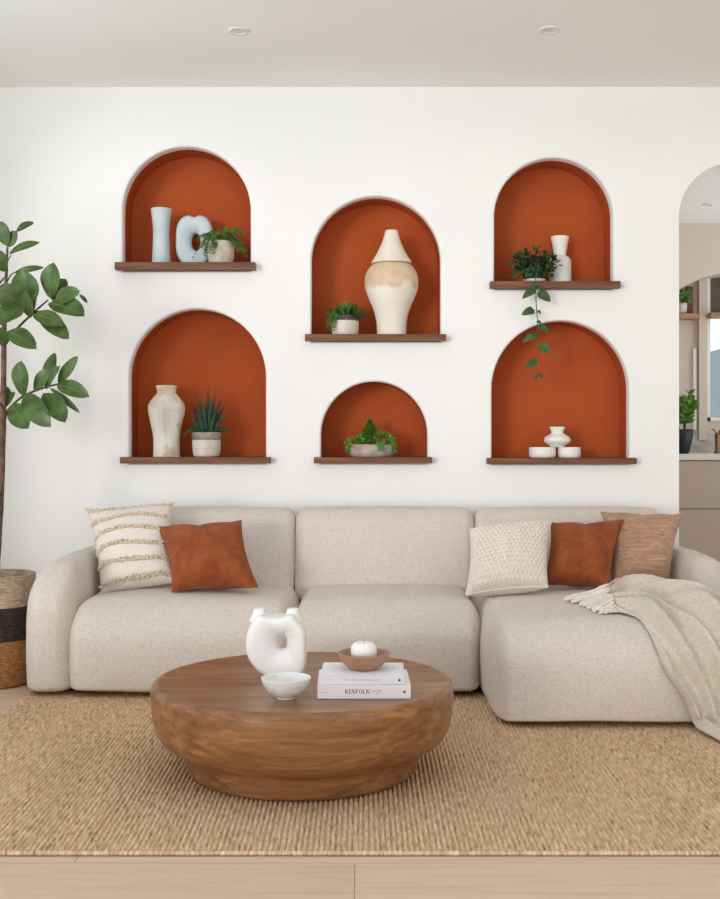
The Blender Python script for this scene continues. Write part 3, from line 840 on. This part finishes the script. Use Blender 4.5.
# ------------------------------------------------------------------ cushions
def pillow(name, label, TL, TR, BR, BL, db, dt, T, m, n=34, pinch=.07, disp=None, wr=.006, bulge=0, tilt=0):
    tl, tr = P(*TL, dt), P(*TR, dt+tilt); brr, bl = P(*BR, db+tilt), P(*BL, db)
    nrm = (tr-bl).cross(tl-brr).normalized()
    if nrm.y > 0: nrm = -nrm
    V, Fc, idx = [], [], {}
    def pos(u, v, s):
        uu = u*(1-pinch*(1-v*v)*abs(u)**2); vv = v*(1-pinch*(1-u*u)*abs(v)**2)
        a_, b_ = (uu+1)/2, (vv+1)/2
        p = bl.lerp(brr, a_).lerp(tl.lerp(tr, a_), b_)
        th = T*((1-u*u)*(1-v*v))**.42*(1-.18*v)
        p = p+nrm*(s*th)
        w = noise.noise(p*9+Vector((len(label),0,0)))*wr*min(1, th/T*2)
        if disp: w += disp(u, v)*min(1, th/T*3)
        return p+nrm*(s*w)
    ts = [math.sin(PI/2*(2*i/n-1))*.55+(2*i/n-1)*.45 for i in range(n+1)]
    for s in (1, -1):
        for i in range(n+1):
            for j in range(n+1):
                e = i in (0, n) or j in (0, n)
                key = (i, j, 0 if e else s)
                if key not in idx: idx[key] = len(V); V.append(pos(ts[i], ts[j], s))
        for i in range(n):
            for j in range(n):
                q = []
                for a_, b_ in ((i,j),(i+1,j),(i+1,j+1),(i,j+1)):
                    e = a_ in (0, n) or b_ in (0, n); q.append(idx[(a_, b_, 0 if e else s)])
                Fc.append(tuple(q))
    base = (bl+brr)/2
    t = thing(name, label, 'cushion', base)
    mesh_obj('cover', (V, Fc), m, t)
    edge = [idx[(i,0,0)] for i in range(n)]+[idx[(n,j,0)] for j in range(n)]+[idx[(i,n,0)] for i in range(n,0,-1)]+[idx[(0,j,0)] for j in range(n,0,-1)]
    return t, pos, [V[i] for i in edge], nrm
def crease(u, v):
    return -.014*math.exp(-((v-.05-.25*u)/.07)**2)*math.exp(-((u+.25)/.5)**2)-.012*math.exp(-((u-.35+.4*v)/.06)**2)*max(0, v)+.006*math.sin(7*u+5*v)
# striped tufted pillow
t, pos, ed, nr_ = pillow('striped_cushion', 'cream cushion with tufted tan stripes leaning in the left sofa corner',
    (87,510), (171.5,504), (177,582), (101,595), 4.99, 5.25, .105, M['knit'], 36, .09)
tf = []
for r_ in range(6):
    v0 = .93-r_*.37
    for rep in range(3):
        for k in range(46):
            u = -.97+1.94*k/45+ru(-.01,.01); v = v0+.012*(rep-1)*2+ru(-.012,.012)+.03*math.sin(u*3+r_)
            if abs(v) > .97: continue
            p = pos(u, v, 1); q = p+nr_*ru(.008,.016)+Vector((ru(-.008,.008), 0, ru(-.016,.004)))
            tf.append(tube([p-nr_*.002, p.lerp(q,.5)+nr_*.003, q], [.0042,.0046,.0022], 5))
for cidx in ((-1,1),(1,1),(-1,-1)):
    for k in range(10):
        p = pos(cidx[0]*.97, cidx[1]*.97, 1); q = p+Vector((cidx[0]*ru(-.003,.018), ru(-.01,.01), cidx[1]*ru(-.003,.014)))
        tf.append(tube([p, q], [.0035,.002], 5))
o = mesh_obj('tufted_stripes', merge(*tf), M['fringe'], t); o['label'] = 'rows of tan tufts'
def piping(t, ed, m, r=.0035):
    pts = ed+[ed[0]]; mesh_obj('piping', tube(pts, r, 6, False), m, t)
t, pos, ed, nr_ = pillow('velvet_cushion', 'rust velvet cushion in front of the tufted cream striped cushion',
    (158,527), (241,520.5), (258,587), (172.5,591.5), 4.87, 5.09, .095, M['velvet'], 44, .10, crease, .016)
piping(t, ed, M['velvet'])
def knit(u, v):
    a_ = math.sin(u*PI*9+(PI/2 if int((v+1)*8) % 2 else 0)); b_ = math.sin(v*PI*8)
    return .015*abs(a_*b_)**.8
t, pos, ed, nr_ = pillow('knitted_cushion', 'cream bobble knit cushion left of the right hand rust cushion',
    (470,529), (551,521.5), (547.5,587), (466,595), 4.82, 5.06, .10, M['knit'], 132, .08, knit)
piping(t, ed, M['knit'], .004)
t, pos, ed, nr_ = pillow('velvet_cushion', 'rust velvet cushion between the cream knit and the brown linen cushions',
    (551,523), (623.5,520), (609,589), (543,584), 4.98, 5.16, .095, M['velvet'], 44, .10, crease, .016)
piping(t, ed, M['velvet'])
t, pos, ed, nr_ = pillow('linen_cushion', 'brown streaked linen cushion beside the right sofa arm',
    (601,512), (683,514), (669,580), (612,585), 5.08, 5.27, .10, M['brown_linen'], 40, .10, crease, .020)
piping(t, ed, M['brown_linen'])

# ------------------------------------------------------------------ throw
bvh = BVHTree.FromPolygons([Vector(v) for v in chv[0]], chv[1])
YT0 = 5.0
cy, cz = YF+.15, ZT-.16
q_len = PI/2*math.sqrt((.15**2+.16**2)/2)
s1 = YT0-cy; s2 = s1+q_len; RA = .05; ZF = RT+.004; YFR = YF-.036
s3 = s2+(cz-ZF-RA); s4 = s3+RA*PI/2
def sm(t): t = min(1, max(0, t)); return t*t*(3-2*t)
CC = Vector((1.06, 4.8, .21))
def onch(p):
    loc, nn, _, _ = bvh.find_nearest(p)
    if nn.dot(loc-CC) < 0: nn = -nn
    return loc, nn
def cprof(x, s):
    if s < s1: return onch(Vector((x, YT0-s, ZT+.02)))
    if s < s2:
        a_ = (s-s1)/q_len*PI/2
        return onch(Vector((x, cy-.17*math.sin(a_), cz+.18*math.cos(a_))))
    if s < s3:
        l0, n0 = onch(Vector((x, YFR, cz-(s-s2)))); w_ = sm((s-s2)/.09)
        return l0.lerp(Vector((x, YFR, cz-(s-s2))), w_), n0.lerp(Vector((0,-1,0)), w_).normalized()
    if s < s4:
        a_ = (s-s3)/RA
        return Vector((x, YFR-RA+RA*math.cos(a_), ZF+RA-RA*math.sin(a_))), Vector((0, -math.cos(a_), math.sin(a_)))
    return Vector((x, YFR-RA-(s-s4), ZF)), Vector((0,0,1))
IN = [(.975,.66),(1.04,.75),(1.075,.87),(1.10,.94),(1.185,1.08),(1.245,1.36)]
OUT = [(1.02,.29),(1.15,.08),(1.34,.28),(1.50,.52),(1.575,.88),(1.61,1.33)]
def pl(L, v):
    f = v*(len(L)-1); i = min(int(f), len(L)-2); t_ = f-i
    g = lambda k: L[min(max(k,0), len(L)-1)]
    r_ = []
    for d in (0, 1):
        a0, a1, a2, a3 = g(i-1)[d], g(i)[d], g(i+1)[d], g(i+2)[d]
        r_.append(.5*((2*a1)+(-a0+a2)*t_+(2*a0-5*a1+4*a2-a3)*t_*t_+(-a0+3*a1-3*a2+a3)*t_**3))
    return r_
NU, NV = 64, 80
def tpt(u, v):
    a_, b_ = pl(IN, v), pl(OUT, v)
    x = a_[0]+(b_[0]-a_[0])*u; s = a_[1]+(b_[1]-a_[1])*u
    ph = 2*PI*(7.5*u+.45*math.sin(v*4+u*3)+.12*math.sin(v*9))
    fold = (.5+.5*math.sin(ph))**1.5
    amp = (.034+.028*math.sin(PI*v))*(.6+.8*math.sin(u*6+v*2.5)**2)
    edge = min(1, u/.04, (1-u)/.05+.15)
    p, nn = cprof(x, s)
    w2 = .005*noise.noise(Vector((x*11, s*11, 3)))
    big = .022*math.sin(PI*u)*(.5+.5*math.sin(2*PI*1.6*u+1+v*2))
    off = .008+(fold*amp+big+w2)*edge
    return p+nn*off, nn
TV, TF = [], []
grid = [[tpt(i/NU, j/NV) for i in range(NU+1)] for j in range(NV+1)]
for sgn in (0, 1):
    for row in grid:
        for p, nn in row: TV.append(p+nn*(.006 if sgn else 0))
W_ = NU+1; HS = W_*(NV+1)
for j in range(NV):
    for i in range(NU):
        q = j*W_+i
        TF.append((q, q+W_, q+W_+1, q+1)); TF.append((HS+q, HS+q+1, HS+q+W_+1, HS+q+W_))
rim = [i for i in range(W_)]+[j*W_+NU for j in range(1, NV+1)]+[NV*W_+i for i in range(NU-1, -1, -1)]+[j*W_ for j in range(NV-1, 0, -1)]
for k in range(len(rim)):
    a_, b_ = rim[k], rim[(k+1) % len(rim)]; TF.append((a_, b_, HS+b_, HS+a_))
thr = thing('throw_blanket', 'cream fringed knitted throw draped over the front of the chaise', 'blanket', (1.3, 4.35, .40))
mesh_obj('blanket', (TV, TF), M['throw'], thr)
fz = []
for k in range(74):
    u = k/73; p, nn = grid[0][int(u*NU)]
    dx = -(.055+.115*u)*ru(.65,1.2); dy = -ru(.0,.06)*(1-.3*u)
    e_ = p+Vector((dx, dy, 0)); 
    loc, n2, _, _ = bvh.find_nearest(Vector((e_.x, e_.y, ZT+.02)))
    e_ = Vector((loc.x, loc.y, loc.z+ru(.006,.012)))
    m_ = p.lerp(e_, .5)+Vector((ru(-.01,.01), ru(-.012,.012), ru(.006,.016)))
    path = bez([p+nn*.003, m_, e_], 8)
    path = [q+Vector((.003*math.sin(i*2.2+k), .003*math.cos(i*1.9+k), 0)) for i, q in enumerate(path)]
    fz.append(tube(path, [.006,.0055,.0075,.0055,.0065,.006,.0085,.008,.005], 6))
o = mesh_obj('fringe', merge(*fz), M['knit'], thr); o['label'] = 'knotted cream fringe tassels'

# ------------------------------------------------------------------ coffee table
DT = 3.66; TC = Vector((X(303, DT), DT, RT+.001))
TZ = .293
tprof = [(0,0),(.362,0),(.367,.004),(.374,.02),(.380,.05),(.382,.064),(.392,.072),(.425,.086),(.455,.105),(.474,.135),(.482,.17),(.4865,.22),(.487,.247),(.484,.262),(.477,.270),(.466,.2725),(.456,.2705),(.448,.2685),(.2,.268),(0,.268)]
zoff = TZ-.0125-.012-.268+.003
tag(mesh_obj('coffee_table', lathe([(r*.99, z*(TZ-RT)/.2725) for r, z in tprof], TC, 96), M['table_wood'], None, True),
    'round solid brown wood drum coffee table on the jute rug', 'coffee table')
TT = RT+.001+.2685*(TZ-RT)/.2725      # table top surface
# white ring vase
KV = 3.72/F
c = Vector((X(276.5, 3.72), 3.72, TT))
def o2(t):
    q_ = 2.6+(3.0*max(0, math.cos(t+PI/4))**2 if math.cos(t) > 0 else 0)
    x, z = sup(t, 30.2, 31, q_)
    z += 31
    zb_ = z
    if z > 31:
        k = min(1, (z-31)/26)
        z -= 1.0*math.exp(-((x-0)/7)**2)*k
        z += 4.0*math.exp(-((x-16.5)/6)**2)*k + 4.0*math.exp(-((x+18)/6)**2)*k
    if zb_ < 30 and x < 0: x *= 1-.30*((30-zb_)/30)**1.6
    return x*KV, max(0.0, z)*KV
def h2(t):
    x, z = sup(t, 4.4, 6.4, 3.2)
    return (6+x)*KV, (34.5+z)*KV
t = thing('ring_vase', 'large white sculptural ring vase with two spouts on the coffee table', 'vase', c)
mesh_obj('body', ring_body(c, o2, h2, lambda t_: .054+.006*math.sin(t_), 96, 40, .85, .42), M['white_ceramic'], t)
for px_, z_, ln in ((16.3, 67.0, 3), (-17.3, 67.0, 3)):
    cc = c+Vector((px_*KV, 0, z_*KV-.012))
    mesh_obj('spout', lathe([(.033,-.026),(.027,-.014),(.0215,-.001),(.0190,.008),(.0178,.013),(.0165,.0145),(.0152,.0125),(.0145,.004),(0,.003)], cc, 28), M['white_ceramic'], t)
# bowl
DB = 3.40; KB_ = DB/F
c = Vector((X(286, DB), DB, TT))
tag(mesh_obj('serving_bowl', lathe(smoothprof([(0,0),(.026,0),(.028,.004),(.034,.008),(.055,.024),(.069,.046),(.0745,.0615),(.0735,.063),(.071,.0615),(.064,.045),(.048,.024),(.025,.013),(0,.011)],3), c, 56), M['speckle']),
    'small speckled white bowl in front of the ring vase on the coffee table', 'bowl')
# books
def book(x0, x1, y0, y1, z0, z1, rot, label, cvmat):
    cx_, cy_ = (x0+x1)/2, (y0+y1)/2
    t = thing('book', label, 'book', (cx_, cy_, z0)); t.rotation_euler = (0, 0, 0)
    R_ = Matrix.Translation((cx_, cy_, 0)) @ Matrix.Rotation(rot, 4, 'Z') @ Matrix.Translation((-cx_, -cy_, 0))
    def T_(d):
        if isinstance(d, bmesh.types.BMesh):
            d.transform(R_); return d
        return [R_ @ Vector(v) for v in d[0]], d[1]
    th = .0028
    cv = bbox_bevel(x0, x1, y0, y1, z0, z0+th, .0006, 1); 
    me_ = merge(box(x0,x1,y0,y1,z0,z0+th), box(x0,x1,y0,y1,z1-th,z1))
    mesh_obj('cover', T_(me_), cvmat, t, False); cv.free()
    sp_ = mesh_obj('spine', T_(bbox_bevel(x0, x1, y0-.0015, y0+.003, z0, z1, .001, 2)), M['book_spine'], t, False); sp_['label'] = 'pale grey printed spine'
    mesh_obj('pages', T_(box(x0+.004, x1-.004, y0+.003, y1-.004, z0+th, z1-th)), M['paper'], t, False)
    return t, sp_, T_
GL = {'K': [((0,0),(0,1),.22),((.05,.42),(.75,1),.09),((.25,.58),(.8,0),.2)], 'I': [((0,0),(0,1),.22)],
      'N': [((0,0),(0,1),.09),((0,1),(.75,0),.22),((.75,0),(.75,1),.09)], 'F': [((0,0),(0,1),.22),((0,.96),(.62,.96),.08),((0,.52),(.45,.52),.08)],
      'O': None, 'L': [((0,0),(0,1),.22),((0,.04),(.6,.04),.08)]}
SER = {'K': ((0,0),(0,1),(.75,1),(.8,0)), 'I': ((0,0),(0,1)), 'N': ((0,0),(0,1),(.75,1)), 'F': ((0,0),(0,1)), 'L': ((0,0),(0,1)), 'O': ()}
ADV = {'K': 1.2, 'I': .62, 'N': 1.25, 'F': .86, 'O': 1.25, 'L': .95}
def glyphs(text, x, z, hgt, y):
    V, Fc = [], []
    def quad(pts):
        k = len(V)
        V.extend([(x+px_*hgt*.78, y, z+pz_*hgt) for px_, pz_ in pts]); Fc.append((k,k+1,k+2,k+3))
    for ch in text:
        if ch == 'O':
            n = 20
            for i in range(n):
                a0, a1 = 2*PI*i/n, 2*PI*(i+1)/n
                f = lambda a_, rx_, rz_: (.42+rx_*math.cos(a_), .5+rz_*math.sin(a_))
                quad([f(a0,.46,.52), f(a1,.46,.52), f(a1,.26,.45), f(a0,.26,.45)])
        else:
            for (x0,z0),(x1,z1),w in GL[ch]:
                d = Vector((x1-x0, z1-z0)); d.normalize(); s = Vector((-d.y, d.x))*w/2
                quad([(x0+s.x,z0+s.y),(x1+s.x,z1+s.y),(x1-s.x,z1-s.y),(x0-s.x,z0-s.y)])
            for sx_, sz_ in SER[ch]:
                zz_ = sz_-.03 if sz_ else .03
                quad([(sx_-.2,zz_-.03),(sx_+.2,zz_-.03),(sx_+.2,zz_+.03),(sx_-.2,zz_+.03)])
        x += ADV[ch]*hgt*.80
    return V, Fc
def dashes(x0, x1, z, h, y, n, seed):
    rnd = random.Random(seed); out = []; x = x0; w = (x1-x0)/n
    for i in range(n):
        out.append(box(x, x+w*rnd.uniform(.45,.8), y-.0001, y, z-h*rnd.uniform(.3,.5), z+h*rnd.uniform(.3,.5))); x += w
    return merge(*out)
yb = 3.392; kb = yb/F
bz0 = TT+.0005; bz1 = bz0+.0415
x0b, x1b = X(317, yb), X(410.3, yb)
t, sp_, T_ = book(x0b, x1b, yb, yb+.225, bz0, bz1, .012, 'thick white book with dark serif lettering, lower of the stacked pair', M['book_white'])
yy = yb-.0018
sx = lambda px_: x0b+(px_-317)*kb
mesh_obj('lettering', T_(glyphs('KINFOLK', sx(345.2), bz0+.0155, .0128, yy)), M['ink'], sp_, False)
for q in [dashes(sx(370.5), sx(382.5), bz0+.0235, .006, yy, 6, 3), dashes(sx(372.5), sx(381), bz0+.016, .003, yy, 5, 4), dashes(sx(320.5), sx(329), bz0+.019, .003, yy, 5, 5)]: mesh_obj('small_print', T_(q), M['grey_ink'], sp_, False)
mesh_obj('emblem', T_(merge(box(sx(403), sx(404.6), yy-.0001, yy, bz0+.016, bz0+.024), box(sx(403.2), sx(405.6), yy-.0001, yy, bz0+.0205, bz0+.023))), M['ink'], sp_, False)
yb2 = 3.398; cz0 = bz1+.0005; cz1 = cz0+.0245
x0c, x1c = X(320.6, yb2), X(405, yb2)
t, sp_, T_ = book(x0c, x1c, yb2, yb2+.205, cz0, cz1, -.02, 'thinner white book on top of the stacked pair', M['book_white'])
yy = yb2-.0018; kb = yb2/F; sx = lambda px_: x0c+(px_-320.6)*kb
for q in [dashes(sx(345.5), sx(349), cz0+.0125, .0035, yy, 2, 6), dashes(sx(352), sx(380), cz0+.0125, .0035, yy, 14, 7), dashes(sx(326), sx(331), cz0+.0125, .002, yy, 3, 8)]: mesh_obj('small_print', T_(q), M['grey_ink'], sp_, False)
mesh_obj('emblem', T_(box(sx(399), sx(401.2), yy-.0001, yy, cz0+.009, cz0+.016)), M['ink'], sp_, False)
# wooden bowl + candle
d3 = 3.50; c = Vector((X(363.7, d3), d3, cz1+.0005))
tag(mesh_obj('wooden_bowl', lathe(smoothprof([(0,0),(.034,0),(.044,.003),(.064,.019),(.076,.036),(.0795,.047),(.079,.051),(.075,.0515),(.071,.048),(.060,.034),(.035,.022),(0,.019)],3), c, 56), M['bowl_wood']),
    'shallow brown wooden bowl on the stacked books', 'bowl')
c2 = c+Vector((0, 0, .0195))
t = thing('round_candle', 'round white candle sitting in the small wooden bowl', 'candle', c2)
mesh_obj('wax', lathe(smoothprof([(0,0),(.020,.0005),(.034,.010),(.040,.030),(.0385,.048),(.030,.060),(.016,.0635),(.005,.0615),(0,.061)],3), c2, 40), M['wax'], t)
mesh_obj('wick', tube([c2+Vector((0,0,.058)), c2+Vector((.001,0,.066)), c2+Vector((.003,0,.071))], .0016, 6), M['grey_ink'], t)

# ------------------------------------------------------------------ tree in basket
dP = 5.02; tc = Vector((X(-6, 4.98), 4.98, 0))
tree = thing('potted_tree', 'broad leaved green tree in a three banded woven basket left of the sofa', 'tree', tc)
HB = .478
pr = [(0,.002),(.150,.002),(.160,.006)]
rows = 34
for i in range(rows*3+1):
    z = .008+(HB-.02)*i/(rows*3); base = .160+.016*math.sin(PI*min(1, z/HB*.95)*.75)
    pr.append((base+.0028*abs(math.sin(PI*i/3)), z))
pr += [(.178,HB-.006),(.176,HB),(.166,HB),(.163,HB-.01),(.163,HB-.05),(0,HB-.05)]
mesh_obj('basket', lathe(pr, tc, 72), M['basket'], tree)
mesh_obj('soil', lathe([(0,HB-.035),(.1635,HB-.04)], tc, 40), M['soil'], tree)
TD = 5.02
tp = [tc+Vector((0,0,HB-.05)), P(-3,540,TD), P(0,495,TD), P(2.2,440,TD), P(3.4,390,TD), P(4,340,TD), P(5,300,TD), P(6.5,270,TD), P(7.5,246,TD)]
def fill(pts, n=4):
    out = []
    for i in range(len(pts)-1):
        for k in range(n):
            g = lambda q: pts[min(max(q,0), len(pts)-1)]
            a0, a1, a2, a3 = g(i-1), g(i), g(i+1), g(i+2); t_ = k/n
            out.append(.5*((2*a1)+(a2-a0)*t_+(2*a0-5*a1+4*a2-a3)*t_*t_+(3*a1-a0-3*a2+a3)*t_**3))
    return out+[pts[-1]]
tp = fill(tp); n = len(tp)
mesh_obj('trunk', tube(tp, [.0215-.0185*(max(0, i/(n-1)-.05))**1.0+.0008*math.sin(i*2.1) for i in range(n)], 12), M['bark'], tree)
def br_(*pts, r0=.007, r1=.0035):
    q = fill([Vector(p) for p in pts], 4); return tube(q, [r0+(r1-r0)*i/(len(q)-1) for i in range(len(q))], 7)
brs = [br_(P(4,346,TD), P(16,330,TD-.02), P(32,314,TD-.05), P(48,300,TD-.06)),
       br_(P(3.5,418,TD), P(10,408,TD-.02), P(22,397,TD-.04), P(40,389,TD-.06), P(58,384,TD-.06)),
       br_(P(5.5,285,TD), P(11,275,TD-.02), P(18,271,TD-.03), r0=.004, r1=.002),
       br_(P(7,262,TD), P(11,255,TD), r0=.003, r1=.002), br_(P(32,314,TD-.05), P(40,311,TD-.07), P(46,313,TD-.09), r0=.004, r1=.002),
       br_(P(3,412,TD), P(-8,396,TD+.05), P(-24,384,TD+.08), P(-44,372,TD+.06)), br_(P(4,348,TD), P(-8,330,TD+.04), P(-26,312,TD+.02), P(-50,300,TD)),
       br_(P(4,330,TD), P(0,310,TD+.08), P(-4,290,TD+.2), P(6,276,TD+.28)), br_(P(3,425,TD), P(5,410,TD-.12), P(-12,392,TD-.24))]
mesh_obj('branches', merge(*brs), M['twig'], tree)
# base -> tip in photo pixels, width, depth offsets, material flag
LV = [(16,232,34,222.5,7,0,.02,0),(9,254,40,242.5,8,0,-.03,0),(7,246,1,221,14,-.03,-.05,0),(7,247,17,231,11,-.02,-.05,0),(4,272,-4,249,13,-.02,-.06,0),
  (14,273,44,267.5,6,-.02,-.02,0),(33,303,20,270,24,-.05,-.10,0),(51,299,54,262.5,20,-.06,-.10,0),(52,301,66,279,15,-.05,-.03,0),(55,301,80,291,15,-.08,-.13,0),
  (79,294,87.5,303,3.5,-.05,-.05,0),(49,303,84.5,316,21,-.08,-.17,0),(37,312,69,339,16,-.10,-.16,1),(33,314,64,326,15,-.09,-.17,0),(24,306,0,325,25,-.06,-.14,0),
  (22,306,-3,287,22,-.02,-.05,1),(31,318,24,290,11,-.06,-.12,0),(34,314,38,291,9,-.05,-.10,0),(8,331,36.5,349,17,-.05,-.14,0),(6,343,-6,327,14,-.03,-.08,0),
  (23,396,22,360.5,18,-.05,-.12,0),(46,389,55,352.5,12,-.06,-.03,1),(47,389,60,366,11,-.07,-.12,0),(34,391,50,369,13,-.06,-.09,0),(58,384,78,356,10,-.06,-.12,0),(57,385,89.5,397,15,-.07,-.16,0),
  (50,388,80,413,6,-.06,-.10,0),(24,394,51,427,20,-.05,-.16,0),(44,393,65.5,422.5,19,-.06,-.17,0),(12,404,28,429,19,-.04,-.12,0),(4,408,15,392,10,.03,.02,0),(5,404,6,386,10,.03,.04,0)]
lf0, vn, vl = [], [], []
for bx, by, tx, ty, w, d0, d1, fl in LV:
    L_ = leaf(P(bx, by, TD+d0), P(tx, ty, TD+d1), w*1.12*TD/F, Vector((ru(-.35,.35), -1, ru(.1,.6))), ru(.05,.14), ru(.12,.3), prof_round, 12, .025)
    lf0.append(L_)
    mids = [Vector(L_[0][q*5+2]) for q in range(13)]
    if bx > 6: (vl if by > 350 else vn).append(tube([m_+Vector((0,-.0012,0)) for m_ in mids[:12]], [.0017*(1-.06*q) for q in range(12)], 4))
    if bx > 8:   # the far side of the crown, left of the frame
        L_ = leaf(P(-10-bx, by+ru(-14,8), TD+d0+.06), P(-10-tx, ty+ru(-14,8), TD+d1+.1), w*1.1*TD/F, Vector((ru(-.4,.4), -1, ru(.1,.7))), ru(.05,.15), .2, prof_round, 10, .025)
        lf0.append(L_)
mesh_obj('foliage', merge(*lf0), M['leaf'], tree)
for q in (vn, vl):
    o = mesh_obj('leaf_veins', merge(*q), M['leaf_back'], tree); o['label'] = 'pale midribs of the leaves'

# ------------------------------------------------------------------ light
w = bpy.data.worlds.new('daylight'); SC.world = w; w.use_nodes = True
bg = w.node_tree.nodes['Background']
wt = w.node_tree; tcn = wt.nodes.new('ShaderNodeTexCoord'); sxyz = wt.nodes.new('ShaderNodeSeparateXYZ'); rmp = wt.nodes.new('ShaderNodeValToRGB')
mp = wt.nodes.new('ShaderNodeMapRange'); mp.inputs[1].default_value = -1; mp.inputs[2].default_value = 1
wt.links.new(tcn.outputs['Generated'], sxyz.inputs[0]); wt.links.new(sxyz.outputs['Z'], mp.inputs[0]); wt.links.new(mp.outputs[0], rmp.inputs[0])
rmp.color_ramp.elements[0].position = .46; rmp.color_ramp.elements[0].color = (.82, .91, 1, 1)      # added glow from below the horizon, brightens the ceiling
rmp.color_ramp.elements[1].position = .52; rmp.color_ramp.elements[1].color = (.345, .385, .435, 1)    # overcast sky
wt.links.new(rmp.outputs[0], bg.inputs[0]); bg.inputs[1].default_value = 2.8
sd = bpy.data.lights.new('sun', 'SUN'); so = bpy.data.objects.new('sun', sd); COL.objects.link(so)
sd.energy = .95; sd.angle = math.radians(14); sd.color = (1, .975, .94)
so.rotation_euler = Vector((.5, .866, -.06)).to_track_quat('-Z', 'Y').to_euler()
so.location = (-6, -2, 3)
SC.view_settings.view_transform = 'Standard'; SC.view_settings.look = 'None'
SC.view_settings.gamma = 1; SC.view_settings.use_curve_mapping = False
SC.view_settings.exposure = 0.05
SC.cycles.use_denoising = True
SC.cycles.max_bounces = 10; SC.cycles.diffuse_bounces = 6
